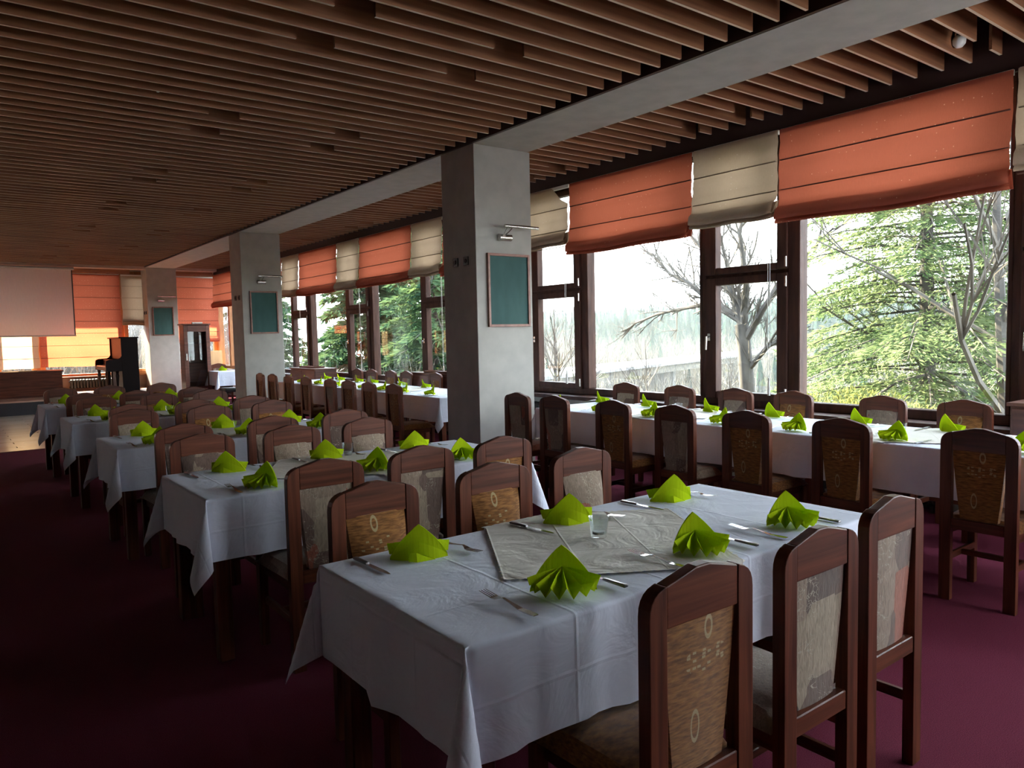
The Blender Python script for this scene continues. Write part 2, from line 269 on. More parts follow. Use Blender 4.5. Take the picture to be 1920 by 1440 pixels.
# ------------------------------------------------------------------ mesh helpers
class MB:
    def __init__(s): s.v = []; s.f = []; s.m = []; s.uv = None
    def add(s, vs, fs, mi=0):
        o = len(s.v); s.v += [tuple(p) for p in vs]; s.f += [tuple(i+o for i in f) for f in fs]; s.m += [mi]*len(fs)
    def box(s, x0, x1, y0, y1, z0, z1, mi=0, bottom=None):
        vs = [(x0,y0,z0),(x1,y0,z0),(x1,y1,z0),(x0,y1,z0),(x0,y0,z1),(x1,y0,z1),(x1,y1,z1),(x0,y1,z1)]
        fs = [(3,2,1,0),(4,5,6,7),(0,1,5,4),(1,2,6,5),(2,3,7,6),(3,0,4,7)]
        s.add(vs, fs, mi)
        if bottom is not None: s.m[-6] = bottom
    def prism(s, pts, ax, a, b, mi=0):          # pts in the two other axes (in x,y,z order)
        def P(p, d):
            return {0: (d, p[0], p[1]), 1: (p[0], d, p[1]), 2: (p[0], p[1], d)}[ax]
        n = len(pts); vs = [P(p, a) for p in pts] + [P(p, b) for p in pts]
        fs = [tuple(range(n))[::-1], tuple(range(n, 2*n))] + [(i, (i+1) % n, n+(i+1) % n, n+i) for i in range(n)]
        s.add(vs, fs, mi)
    def tube(s, path, rad, seg=8, mi=0, cap=True):
        path = [Vector(p) for p in path]; n = len(path)
        rs = rad if isinstance(rad, (list, tuple)) else [rad]*n
        rings = []; up = None
        for i, p in enumerate(path):
            d = (path[min(i+1, n-1)] - path[max(i-1, 0)])
            if d.length < 1e-9: d = Vector((0, 0, 1))
            d.normalize()
            if up is None: up = d.orthogonal()
            a = (up - d*up.dot(d))
            if a.length < 1e-6: a = d.orthogonal()
            a.normalize(); up = a; b = d.cross(a)
            rings.append([p + (a*cos(2*pi*k/seg) + b*sin(2*pi*k/seg))*rs[i] for k in range(seg)])
        vs = [q for r in rings for q in r]; fs = []
        for i in range(n-1):
            for k in range(seg):
                fs.append((i*seg+k, i*seg+(k+1) % seg, (i+1)*seg+(k+1) % seg, (i+1)*seg+k))
        if cap: fs += [tuple(range(seg))[::-1], tuple((n-1)*seg+k for k in range(seg))]
        s.add(vs, fs, mi)
    def lathe(s, prof, seg=20, mi=0, c=(0, 0, 0)):
        vs = []; n = len(prof)
        for r, z in prof:
            for k in range(seg): vs.append((c[0]+r*cos(2*pi*k/seg), c[1]+r*sin(2*pi*k/seg), c[2]+z))
        fs = [(i*seg+k, i*seg+(k+1) % seg, (i+1)*seg+(k+1) % seg, (i+1)*seg+k) for i in range(n-1) for k in range(seg)]
        s.add(vs, fs, mi)
    def mesh(s, name, mats, smooth=False, bevel=0.0, bseg=2):
        me = bpy.data.meshes.new(name); me.from_pydata(s.v, [], s.f)
        for mm in (mats if isinstance(mats, (list, tuple)) else [mats]): me.materials.append(MATS[mm] if isinstance(mm, str) else mm)
        for i, p in enumerate(me.polygons): p.material_index = s.m[i]
        if bevel:
            bm = bmesh.new(); bm.from_mesh(me)
            es = [e for e in bm.edges if len(e.link_faces) == 2 and e.calc_face_angle(0) > 0.5]
            bmesh.ops.bevel(bm, geom=es, offset=bevel, segments=bseg, affect='EDGES', profile=0.5, clamp_overlap=True)
            bm.to_mesh(me); bm.free()
        if smooth:
            for p in me.polygons: p.use_smooth = True
        return me
    def build(s, name, mats, parent=None, smooth=False, bevel=0.0, bseg=2, autos=False):
        me = s.mesh(name, mats, smooth, bevel, bseg)
        if autos:
            for p in me.polygons: p.use_smooth = True
            me.set_sharp_from_angle(angle=radians(38))
        o = bpy.data.objects.new(name, me); COL.objects.link(o)
        if parent is not None: o.parent = parent
        return o
def grid_mesh(name, P, mats, uv=None, smooth=True):
    """P: (n,m,3) array"""
    n, m = P.shape[:2]; me = bpy.data.meshes.new(name)
    idx = np.arange(n*m).reshape(n, m)
    q = np.stack([idx[:-1, :-1], idx[1:, :-1], idx[1:, 1:], idx[:-1, 1:]], -1).reshape(-1, 4)
    me.vertices.add(n*m); me.vertices.foreach_set('co', P.reshape(-1).astype(np.float32))
    me.loops.add(q.size); me.loops.foreach_set('vertex_index', q.reshape(-1).astype(np.int32))
    me.polygons.add(len(q)); me.polygons.foreach_set('loop_start', (np.arange(len(q))*4).astype(np.int32))
    if uv is not None:
        l = me.uv_layers.new(name='UVMap'); l.data.foreach_set('uv', uv.reshape(-1, 2)[q.reshape(-1)].reshape(-1).astype(np.float32))
    me.update(calc_edges=True)
    for mm in (mats if isinstance(mats, (list, tuple)) else [mats]): me.materials.append(MATS[mm])
    if smooth: me.polygons.foreach_set('use_smooth', np.ones(len(q), bool))
    me.validate()
    return me
def quads_mesh(name, V, mat):
    """V: (k,4,3) loose quads"""
    k = len(V); me = bpy.data.meshes.new(name)
    me.vertices.add(k*4); me.vertices.foreach_set('co', V.reshape(-1).astype(np.float32))
    me.loops.add(k*4); me.loops.foreach_set('vertex_index', np.arange(k*4, dtype=np.int32))
    me.polygons.add(k); me.polygons.foreach_set('loop_start', (np.arange(k)*4).astype(np.int32))
    me.update(calc_edges=True); me.materials.append(MATS[mat]); return me
def link(name, me, parent=None, loc=None, rotz=None):
    o = bpy.data.objects.new(name, me); COL.objects.link(o)
    if parent is not None: o.parent = parent
    if loc is not None: o.location = loc
    if rotz is not None: o.rotation_euler = (0, 0, rotz)
    return o
def tag(o, label=None, cat=None, group=None, kind=None):
    if label: o['label'] = label
    if cat: o['category'] = cat
    if group: o['group'] = group
    if kind: o['kind'] = kind
    return o
def thing(name, label, cat, loc=(0, 0, 0), rotz=0, group=None):
    o = bpy.data.objects.new(name, None); COL.objects.link(o); o.empty_display_size = 0.1
    o.location = loc; o.rotation_euler = (0, 0, rotz); return tag(o, label, cat, group)
def struct(o): o['kind'] = 'structure'; return o
def sempty(name):
    o = bpy.data.objects.new(name, None); COL.objects.link(o); o['kind'] = 'structure'; return o
KIDS = {}
def copy_tree(root, loc, rotz, label, group=None):
    r = root.copy(); COL.objects.link(r); r.location = loc; r.rotation_euler = (0, 0, rotz); r['label'] = label
    if group: r['group'] = group
    for ch in KIDS[root.name]:
        c = ch.copy(); COL.objects.link(c); c.parent = r
    return r

# ================================================================== ROOM SHELL
ZC = 3.33                 # underside of slats and beam
XW = 6.20                 # room face of the window wall
YF = 21.40                # room face of the far wall
XL, YB = -5.2, -2.4       # left wall and the wall behind the camera

fl = sempty('floor')
b = MB(); b.box(XL, XW+0.15, YB, 12.2, -0.06, 0); b.box(4.25, XW+0.15, 12.2, YF+0.15, -0.06, 0); b.build('carpet', 'carpet', fl)
b = MB(); b.box(XL, 4.25, 12.2, YF, -0.06, -0.012); b.build('underfloor', 'riser_carpet', fl)
# laminate boards in front of the stage, nearest ones as single planks
pl = MB(); pl.box(-0.62, 0.62, -0.092, 0.092, -0.010, 0.0); pme = pl.mesh('plank', 'laminate', bevel=0.002, bseg=1)
rest = MB(); cnt = 0
for r in range(33):
    y = 12.2 + 0.094 + r*0.188
    for c in range(-5, 5):
        x = 0.62 + c*1.25 + (r % 3)*0.415
        x0, x1 = x-0.62, x+0.62
        if x1 > 4.22 or x0 < XL+0.05: continue
        if x > -1.4:
            link('plank', pme, fl, (x, y, 0)); cnt += 1
        else: rest.box(x0, x1, y-0.092, y+0.092, -0.01, 0)
    rest.box(3.9, 4.22, y-0.092, y+0.092, -0.0105, -0.0005)
o = rest.build('plank', 'laminate', fl); o['kind'] = 'stuff'
b = MB(); b.box(XL, 4.27, 12.18, 12.215, 0, 0.004); b.build('threshold_strip', 'frame_wood', fl)

st = sempty('trim_1')        # the low stage
b = MB(); b.box(XL, 4.2, 18.40, YF, 0.0, 0.262); b.build('stage_riser', 'riser_carpet', st)
b = MB(); b.box(XL, 4.215, 18.385, YF, 0.262, 0.29); b.build('stage_deck', 'stage_wood', st)

b = MB(); b.box(XL-0.15, XL, YB-0.15, YF+0.15, 0, 3.8); struct(b.build('wall_left', 'plaster'))
b = MB(); b.box(XL-0.15, XW+0.3, YB-0.25, YB, 0, 0.70); b.box(XL-0.15, XW+0.3, YB-0.25, YB, 3.08, 3.8); b.box(XL-0.15, 4.25, YB-0.25, YB, 0.70, 3.08)
for x in (4.25, 6.1): b.box(x-0.06, x+0.10, YB-0.20, YB, 0.70, 3.08)
struct(b.build('wall_back', 'plaster'))
b = MB(); b.box(XW, XW+0.30, YB-0.15, YF+0.3, -0.9, 0.70); b.box(XW, XW+0.30, YB-0.15, YF+0.3, 3.28, 3.8)
wr = struct(b.build('wall_right', 'plaster'))
b = MB(); b.box(XW-0.22, XW+0.01, YB, YF, 0.655, 0.70); struct(b.build('trim_2', 'frame_wood', bevel=0.004))
b = MB(); b.box(XL, XW+0.3, YF, YF+0.25, -0.9, 0.64); b.box(XL, XW+0.3, YF, YF+0.25, 3.28, 3.8)
wf = struct(b.build('wall_far', 'plaster_warm'))
b = MB(); b.box(XL, XW, YF-0.12, YF, 0.60, 0.64); struct(b.build('trim_3', 'frame_pine', bevel=0.004))
# roof slab with eaves
b = MB(); b.box(XL-0.3, XW+1.0, YB-0.3, YF+2.55, 3.8, 4.1); struct(b.build('trim_4', 'roof_grey'))

ce = sempty('ceiling')
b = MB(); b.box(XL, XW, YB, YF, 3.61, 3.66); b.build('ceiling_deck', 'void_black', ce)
P = 0.1905; Y0 = 5.967
HS = 0.190
gaps = {}
def kidx(y): return round((Y0 - y)/P)
for base in range(-3, 7):
    # pairs of recessed gaps, three slats apart
    for yy in (4.085 + base*2.43, 4.655 + base*2.43):
        gaps[kidx(yy)] = True
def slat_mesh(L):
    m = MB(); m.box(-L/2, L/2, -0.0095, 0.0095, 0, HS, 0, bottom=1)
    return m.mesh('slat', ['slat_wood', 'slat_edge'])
cache = {}
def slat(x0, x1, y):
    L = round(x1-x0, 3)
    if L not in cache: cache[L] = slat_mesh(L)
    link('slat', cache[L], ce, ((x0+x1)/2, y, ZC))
ns = 0
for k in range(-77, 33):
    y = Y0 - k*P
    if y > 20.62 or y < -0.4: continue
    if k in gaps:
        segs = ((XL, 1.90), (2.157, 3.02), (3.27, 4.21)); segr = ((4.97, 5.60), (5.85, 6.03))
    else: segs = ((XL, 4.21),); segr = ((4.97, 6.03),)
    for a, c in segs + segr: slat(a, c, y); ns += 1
# joist rails above the slats
b = MB()
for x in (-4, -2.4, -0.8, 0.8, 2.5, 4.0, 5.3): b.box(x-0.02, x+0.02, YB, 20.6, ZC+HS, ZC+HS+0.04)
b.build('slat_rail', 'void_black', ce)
b = MB(); b.box(4.29, 4.97, YB, YF, ZC, 3.62); struct(b.build('trim_5', 'plaster'))
b = MB(); b.box(4.262, 4.29, YB, 20.66, ZC+0.002, 3.62); struct(b.build('trim_6', 'fascia_dark'))
b = MB(); b.box(6.03, 6.06, YB, 21.0, 3.19, 3.62); struct(b.build('trim_7', 'fascia_dark', bevel=0.003))
b = MB(); b.box(XL, 4.29, 20.68, 20.98, 3.285, 3.62); b.box(4.97, 6.03, 20.68, 20.98, 3.285, 3.62); struct(b.build('trim_8', 'plaster_warm'))
b = MB(); b.box(XL, 3.98, 20.98, 21.07, 3.20, 3.34); b.box(4.97, 6.0, 20.98, 21.07, 3.20, 3.34); struct(b.build('trim_9', 'slat_wood', bevel=0.003))

# columns
for i, y in enumerate((6.14, 13.30, 20.66)):
    b = MB(); b.box(4.29, 5.0, y, y+0.60, 0, ZC)
    c = struct(b.build('trim_%d' % (10+i), 'plaster', bevel=0.004, bseg=1))
    # outlets on the dark side: two little square sockets
    for j, dy in enumerate((0.17, 0.36)):
        o = thing('wall_socket', ['black square socket on the side of the nearest pillar', 'black square socket on the side of the middle pillar', 'black square socket on the side of the farthest pillar'][i] + (', the one nearer the chalkboard' if j == 0 else ', the one farther from the chalkboard'), 'socket', (4.29, y+dy, 2.20), 0, 'pillar sockets')
        m = MB(); m.box(-0.012, 0.0, -0.042, 0.042, -0.042, 0.042); m.build('socket_plate', 'black_plastic', o, bevel=0.003)
        m = MB(); m.tube([(-0.012, 0, 0), (-0.018, 0, 0)], [0.022, 0.02], 12); m.build('socket_face', 'piano_black', o)
    wh = ['nearest', 'middle', 'farthest'][i]
    bx = 4.415 if i < 2 else 4.39
    bz0, bz1 = ((1.53, 2.27), (1.56, 2.31), (1.615, 2.345))[i]; bw = (0.535, 0.50, 0.50)[i]
    o = thing('chalkboard', 'green chalkboard in a reddish wood frame on the %s pillar' % wh, 'chalkboard', (bx+bw/2, y, bz0), 0, 'chalkboards on the pillars')
    h = bz1-bz0; w = bw/2
    m = MB(); m.box(-w+0.02, w-0.02, -0.014, 0, 0.02, h-0.02); m.build('writing_surface', 'board_green', o)
    m = MB(); t = 0.026
    m.box(-w, -w+t, -0.03, 0, 0, h); m.box(w-t, w, -0.03, 0, 0, h); m.box(-w+t, w-t, -0.03, 0, 0, t); m.box(-w+t, w-t, -0.03, 0, h-t, h)
    m.build('board_frame', 'board_frame', o, bevel=0.003)
    o = thing('picture_lamp', 'brushed steel tube picture lamp above the chalkboard of the %s pillar' % wh, 'lamp', (bx+0.20, y, bz1+0.16), 0, 'picture lamps on the pillars')
    m = MB(); m.tube([(-0.06, -0.03, 0), (0.09, -0.03, 0)], 0.036, 16); m.build('lamp_base', 'steel', o, autos=True)
    m = MB(); m.tube([(-0.09, -0.17, 0.095), (0.34, -0.17, 0.095)], 0.016, 14); m.build('lamp_tube', 'steel', o, autos=True)
    m = MB(); m.tube([(0, -0.05, 0.02), (0.01, -0.11, 0.05), (0.02, -0.17, 0.09)], 0.006, 8); m.tube([(-0.02, -0.06, 0.02), (-0.04, -0.12, 0.06), (-0.05, -0.17, 0.09)], 0.004, 8); m.build('lamp_arm', 'steel', o, autos=True)
    m = MB(); m.box(-0.03, 0.03, -0.03, 0.0, -0.03, 0.03); m.build('lamp_bracket', 'steel', o)

# ------------------------------------------------------------------ windows, right wall (module 2.77 m)
def bar(m, x0, x1, y0, y1, z0, z1): m.box(x0, x1, y0, y1, z0, z1)
handle = MB()
handle.box(-0.012, 0.0, -0.016, 0.016, -0.035, 0.035); handle.tube([(-0.01, 0, 0), (-0.05, 0, 0)], 0.010, 10); handle.tube([(-0.05, 0, 0.008), (-0.052, 0.004, -0.125)], [0.011, 0.009], 10)
hme = handle.mesh('window_handle', 'steel', bevel=0.0)
hinge = MB(); hinge.tube([(-0.012, 0, 0), (-0.012, 0, 0.09)], 0.010, 8); hgme = hinge.mesh('window_hinge', 'steel')
ZB, ZT = 0.70, 3.28
wi = 0
def right_window(a):
    """a: y where the fixed pane begins (near side); pane 1.68, then casement 1.09"""
    global wi; wi += 1
    w = sempty('window_%d' % wi)
    f = MB(); x0, x1 = 6.20, 6.32
    e = a + 1.68; g = a + 2.77          # e: far edge of fixed pane; g: end of module
    # fixed light frame
    f.box(x0, x1, a, g, ZB, 0.78); f.box(x0, x1, a, g, 3.18, ZT)
    f.box(x0-0.01, x1, e, e+0.115, 0.78, 3.18)      # post between fixed pane and casement
    f.box(x0, x1, a-0.0, a+0.035, 0.78, 3.18)
    f.box(x0, x1, g-0.06, g, 0.78, 3.18)
    f.box(x0, x1, e+0.115, g-0.06, 1.955, 2.01)      # transom
    f.build('window_frame', 'frame_wood', w, bevel=0.006, bseg=1)
    s0, s1 = e+0.115, g-0.06
    xs0, xs1 = 6.165, 6.26
    for nm, z0, z1, ts in (('lower_sash', 0.765, 1.965, 0.075), ('upper_sash', 1.995, 3.185, 0.065)):
        m = MB(); m.box(xs0, xs1, s0, s0+0.105, z0, z1); m.box(xs0, xs1, s1-0.13, s1, z0, z1); m.box(xs0, xs1, s0+0.105, s1-0.13, z0, z0+ts); m.box(xs0, xs1, s0+0.105, s1-0.13, z1-ts, z1)
        s = m.build(nm, 'frame_wood', w, bevel=0.008, bseg=2)
        gm = MB(); gm.box(6.235, 6.241, s0+0.10, s1-0.125, z0+ts-0.005, z1-ts+0.005); gm.build('pane', 'pane_glass', s)
        h = link('window_handle', hme, s, (xs0, s1-0.055, 1.38 if z0 < 1 else 2.62))
        for hz in ((z0+0.04, z1-0.13) if z0 < 1 else (z0+0.02, z1-0.13)): link('window_hinge', hgme, s, (xs0, s0+0.004, hz))
    gm = MB(); gm.box(6.27, 6.276, a+0.03, e+0.01, 0.775, 3.185); gm.build('pane', 'pane_glass', w)
    return w
aa = 2.11 - 2.77*2
while aa < 18.5:
    if aa > YB-1.2: right_window(aa)
    aa += 2.77
# last narrow fixed pane up to the corner
f = MB(); f.box(6.2, 6.32, 18.73, YF, ZB, 0.78); f.box(6.2, 6.32, 18.73, YF, 3.18, ZT); f.box(6.2, 6.32, 18.73, 18.77, 0.78, 3.18); f.box(6.2, 6.32, 20.35, 20.46, 0.78, 3.18); f.box(6.17, 6.32, 21.26, YF, 0.78, 3.18); 
wi += 1; w = sempty('window_%d' % wi); f.build('window_frame', 'frame_pine', w, bevel=0.006, bseg=1)
gm = MB(); gm.box(6.27, 6.276, 18.76, 20.36, 0.775, 3.185); gm.build('pane', 'pane_glass', w)
gm = MB(); gm.box(6.27, 6.276, 20.45, 21.27, 0.775, 3.185); gm.build('pane', 'pane_glass', w)

# far wall windows
def far_window(x0, x1, cas):
    global wi; wi += 1
    w = sempty('window_%d' % wi); f = MB(); ya, yb = YF-0.0, YF+0.12
    f.box(x0, x1, ya, yb, 0.64, 0.70); f.box(x0, x1, ya, yb, 3.18, ZT); f.box(x0, x0+0.12, ya, yb, 0.70, 3.18); f.box(x1-0.12, x1, ya, yb, 0.70, 3.18)
    f.build('window_frame', 'frame_pine', w, bevel=0.006, bseg=1)
    if cas:
        m = MB(); ya2 = YF-0.035
        m.box(x0+0.07, x0+0.17, ya2, yb-0.04, 0.69, 3.19); m.box(x1-0.17, x1-0.07, ya2, yb-0.04, 0.69, 3.19); m.box(x0+0.17, x1-0.17, ya2, yb-0.04, 0.69, 0.77); m.box(x0+0.17, x1-0.17, ya2, yb-0.04, 1.95, 2.03); m.box(x0+0.17, x1-0.17, ya2, yb-0.04, 3.1, 3.19)
        m.build('sash', 'frame_pine', w, bevel=0.006, bseg=1)
    g = MB(); g.box(x0+0.06, x1-0.06, YF+0.06, YF+0.066, 0.69, 3.19); g.build('pane', 'pane_glass', w)
xx = 6.2
for wd, cas in ((1.48, 0), (0.94, 1), (1.81, 0), (0.95, 1), (1.82, 0), (0.95, 1), (1.82, 0), (1.6, 0)):
    far_window(xx-wd+0.25 if False else xx-wd, xx, cas); xx -= wd

# ------------------------------------------------------------------ roman blinds
def blind(y0, y1, zt, zb, mat, seam, label, far=False, folded=True, n_seam=3, cord=False, lift=0.0):
    """local frame: u along the wall, n towards the room, z up"""
    L = y1-y0
    if folded:
        prof = [(0, zt)]
        top_part = zt - (zb+0.16)
        for i in range(1, 13):
            z = zt - top_part*i/12; prof.append((0.006*sin(i*2.1) + 0.012*(i/12)**3, z))
        prof += [(0.030, zb+0.145), (0.058, zb+0.12), (0.070, zb+0.08), (0.072, zb+0.045), (0.060, zb+0.036), (0.012, zb+0.10), (0.008, zb+0.14), (0.004, zb+0.10), (0.050, zb+0.026), (0.060, zb+0.012), (0.045, zb), (0.0, zb+0.02), (-0.006, zb+0.14), (-0.012, zb+0.14), (-0.012, zb+0.01), (-0.018, zb+0.01), (-0.018, zb+0.15)]
    else:
        prof = []
        k = 22
        for i in range(k+1):
            z = zt + (zb-zt)*i/k; prof.append((0.010*sin(i*1.3) + 0.004, z))
    nu = 22; Pn = np.zeros((nu, len(prof), 3)); rr = random.random()*9
    for i in range(nu):
        u = i/(nu-1)
        for j, (n, z) in enumerate(prof):
            dz = max(0, (zt - z)/(zt-zb))
            edge = (2*abs(u-0.5))**6
            sag = -0.012*sin(pi*u)*dz + 0.006*sin(u*9+rr)*dz + lift*(u-0.5)*dz
            nn = n + 0.010*sin(u*13+z*7+rr)*dz + (0.02*edge*dz if folded else 0)
            uu = y0 + L*u + (0.012*sin(z*11+rr)*(1 if u > 0.5 else -1)*edge*dz)
            Pn[i, j] = (uu, nn, z+sag)
    return Pn
blinds_made = []
def place_blind(kind, a, c, zt, zb, label, wall, folded=True, ns=(2.93, 2.67, 2.48), cord=False, lift=0.0, corner=False):
    mat, seam = ('blind_orange', 'seam_dark') if kind == 'o' else ('blind_beige', 'seam_beige')
    Pn = blind(a, c, zt, zb, mat, seam, label, folded=folded, lift=lift)
    Q = np.zeros_like(Pn)
    if wall == 'R': Q[..., 0] = 6.0 - Pn[..., 1]; Q[..., 1] = Pn[..., 0]
    else: Q[..., 0] = Pn[..., 0]; Q[..., 1] = 21.20 - Pn[..., 1]
    Q[..., 2] = Pn[..., 2]
    if corner:          # top corner has come off its batten and flops forward
        for i in range(Q.shape[0]):
            for j in range(Q.shape[1]):
                u = i/(Q.shape[0]-1); dz = (zt-Q[i, j, 2])
                d = max(0, (0.32-u)/0.32) * max(0, 1-dz/0.22)
                Q[i, j, 2] -= 0.19*d; Q[i, j, 0] -= 0.07*d; Q[i, j, 1] += 0.04*d
    t = tag(bpy.data.objects.new('roman_blind', None), label, 'blind', 'roman blinds over the windows'); COL.objects.link(t)
    o = link('blind_fabric', grid_mesh('blind_fabric', Q, mat), t)
    for z in ns:
        m = MB()
        if wall == 'R': m.box(5.975, 5.996, a+0.012, c-0.012, z-0.0035, z+0.0035)
        else: m.box(a+0.012, c-0.012, 21.172, 21.19, z-0.004, z+0.004)
        m.build('seam', seam, t)
    m = MB()
    if wall == 'R': m.box(6.004, 6.03, a+0.005, c-0.005, zt-0.035, zt+0.004)
    else: m.box(a+0.005, c-0.005, 21.195, 21.23, zt-0.035, zt+0.004)
    m.build('head_rail', 'white_plastic', t)
    if cord:
        m = MB()
        for dy in (0.0, 0.022): m.tube([(6.03, a+0.10+dy, zb+0.05), (6.03, a+0.10+dy, 1.0)], 0.0022, 6)
        m.build('pull_cord', 'white_plastic', t)
        m = MB(); m.tube([(6.03, a+0.11, 1.0), (6.03, a+0.11, 0.84)], [0.010, 0.014], 8); m.build('cord_weight', 'white_plastic', t)
    return t
names = {-1: 'behind the camera end'}
BL = [ # kind, y0, y1, zb, label
 ('b', 1.12, 2.035, 2.50, 'beige roman blind cut by the right edge of the picture'),
 ('o', 2.063, 3.870, 2.375, 'wide terracotta roman blind on the right, over the conifer window'),
 ('b', 3.888, 4.825, 2.44, 'beige roman blind between the two wide terracotta blinds right of the near pillar'),
 ('o', 4.836, 6.640, 2.37, 'terracotta roman blind just right of the nearest pillar'),
 ('b', 6.663, 7.590, 2.50, 'beige roman blind with flopped-over top corner beside the nearest pillar'),
 ('o', 7.610, 9.420, 2.33, 'terracotta roman blind mostly hidden behind the nearest pillar'),
 ('b', 9.440, 10.335, 2.37, 'beige roman blind just left of the nearest pillar'),
 ('o', 10.349, 12.165, 2.33, 'terracotta roman blind, the nearer of two between the first and second pillars'),
 ('b', 12.181, 13.095, 2.33, 'beige roman blind between the two terracotta ones left of the first pillar'),
 ('o', 13.111, 14.935, 2.32, 'terracotta roman blind, the farther of two between the first and second pillars'),
 ('b', 14.951, 15.895, 2.34, 'beige roman blind just right of the middle pillar'),
 ('o', 15.911, 17.700, 2.33, 'terracotta roman blind seen as a sliver right of the middle pillar'),
 ('b', 17.72, 18.63, 2.33, 'beige roman blind hidden behind the middle pillar'),
 ('o', 18.65, 20.95, 2.33, 'terracotta roman blind on the window wall nearest the far corner'),
]
for k, a, c, zb, lab in BL:
    place_blind(k, a, c, 3.20, zb, lab, 'R', cord=(k == 'b' and a > 2), lift=random.uniform(-0.02, 0.02), corner=(6.6 < a < 6.7))
def far_seams(zt, zb, st=0.295): 
    r = []; z = zt-st
    while z > zb+0.06: r.append(z); z -= st
    return r
for k, a, c, zb, lab, fo in (
 ('o', 4.72, 6.17, 1.43, 'orange roman blind on the far wall behind the glass cabinet', True),
 ('b', 3.80, 4.70, 1.90, 'beige roman blind on the far wall between piano and farthest pillar', True),
 ('o', 1.965, 3.77, 0.90, 'long orange sunlit roman blind behind the piano', False),
 ('b', 1.02, 1.95, 0.89, 'long beige sunlit roman blind below the projection screen', False),
 ('o', -0.80, 1.00, 0.90, 'orange roman blind on the far wall left of the picture edge', False),
 ('b', -1.75, -0.82, 0.90, 'beige roman blind on the far wall outside the left picture edge', False),
 ('o', -3.55, -1.77, 0.90, 'orange roman blind on the far wall near the left wall', False)):
    place_blind(k, a, c, 3.18, zb, lab, 'F', folded=fo, ns=far_seams(3.18, zb))

# ================================================================== EXTERIOR
def terrain(x, y):
    pts = ((5, -0.9), (9, -1.3), (15, -3.2), (40, -10), (90, -15), (140, -13), (200, -4), (300, 3), (900, 8))
    d = x if y < 24 else max(x, min(9, 9))
    z = np.interp(d, [p[0] for p in pts], [p[1] for p in pts])
    return float(z) + 0.35*mnoise.noise(Vector((x*0.15, y*0.15, 0)))
xs = np.concatenate([np.linspace(6.6, 40, 26), np.linspace(45, 340, 40)]); ys = np.linspace(-60, 330, 110)
G = np.zeros((len(xs), len(ys), 3))
for i, x in enumerate(xs):
    for j, y in enumerate(ys): G[i, j] = (x, y, terrain(x, y))
o = link('ground', grid_mesh('ground', G, 'grass_bank')); tag(o, 'grassy hillside falling away outside the windows', 'ground', kind='structure')
xs = np.linspace(-60, 6.7, 30); ys = np.linspace(21.8, 330, 60)
G = np.zeros((len(xs), len(ys), 3))
for i, x in enumerate(xs):
    for j, y in enumerate(ys): G[i, j] = (x, y, -1.0 + 0.3*mnoise.noise(Vector((x*0.2, y*0.2, 3))) + max(0, (y-30))*0.03)
o = link('ground', grid_mesh('ground', G, 'grass_bank')); tag(o, 'rough ground outside the far wall windows', 'ground', kind='structure')

def conifer_foliage(h, rad, n_br, per, seed, size=0.2, z0=0.1, droop=0.25, taper=0.85):
    rg = np.random.RandomState(seed); quads = []; br = MB()
    for i in range(n_br):
        t = z0 + (1-z0)*(i/n_br); z = h*t; L = rad*(1-taper*t)*rg.uniform(0.7, 1.1) + 0.15; an = i*2.399 + rg.uniform(-.4, .4)
        dx, dy = cos(an), sin(an); up = rg.uniform(0.0, 0.25)
        def pt(s): return np.array([dx*L*s, dy*L*s, z + up*L*s - droop*L*s*s*1.3])
        br.tube([pt(0), pt(.35), pt(.7), pt(1)], [0.028*L/rad+.006, 0.02*L/rad+.005, 0.012, 0.004], 4, cap=False)
        k = max(6, int(per*L/rad)); s = rg.uniform(0.12, 1.0, k)**0.8
        side = rg.uniform(-1, 1, k)*(1.05-s*0.7)*L*0.34
        base = np.stack([dx*L*s - dy*side, dy*L*s + dx*side, z + up*L*s - droop*L*s*s*1.3 - np.abs(side)*0.25 + rg.normal(0, .03, k)], 1)
        d = np.stack([dx*0.8 - dy*np.sign(side)*0.9 + rg.normal(0, .35, k), dy*0.8 + dx*np.sign(side)*0.9 + rg.normal(0, .35, k), rg.normal(-.35, .3, k)], 1)
        d /= np.linalg.norm(d, axis=1)[:, None]; r = rg.normal(0, 1, (k, 3)); p = np.cross(d, r); p /= np.linalg.norm(p, axis=1)[:, None]
        ln = size*rg.uniform(.6, 1.4, k)[:, None]; wd = ln*0.11
        quads.append(np.stack([base - p*wd*.5, base + d*ln*.45 - p*wd, base + d*ln, base + d*ln*.5 + p*wd], 1))
    return np.concatenate(quads), br
def conifer(x, y, zb, h, rad, n_br, per, seed, mat, label, size=0.2, lean=0.0, z0=0.1, group='conifers outside', trunk=0.16, taper=0.85, droop=.25):
    t = thing('conifer_tree', label, 'tree', (x, y, zb), 0, group)
    Q, br = conifer_foliage(h, rad, n_br, per, seed, size, z0, droop, taper)
    m = MB(); m.tube([(0, 0, -0.3), (0.03, 0, h*.3), (-0.03, 0.04, h*.65), (0, 0, h)], [trunk, trunk*.75, trunk*.45, 0.02], 10); m.build('trunk', 'bark', t, autos=True)
    br.build('branches', 'bark', t)['kind'] = 'stuff'
    o = link('foliage', quads_mesh('foliage', Q, mat), t); o['kind'] = 'stuff'
    return t
conifer(12.0, 5.22, -2.2, 10.5, 3.0, 300, 780, 3, 'needles', 'tall light green conifer outside the large right-hand window', size=0.095, z0=0.08, trunk=0.15, taper=.72, droop=.22)
conifer(12.5, 20.2, -2.2, 8.5, 2.9, 120, 330, 5, 'needles_dark', 'dark green conifer seen left of the nearest pillar, the nearer one', size=0.30)
conifer(12.6, 25.2, -2.6, 8.6, 3.4, 120, 480, 8, 'needles_dark', 'dark conifer farther off beyond the left-hand windows', size=0.34)
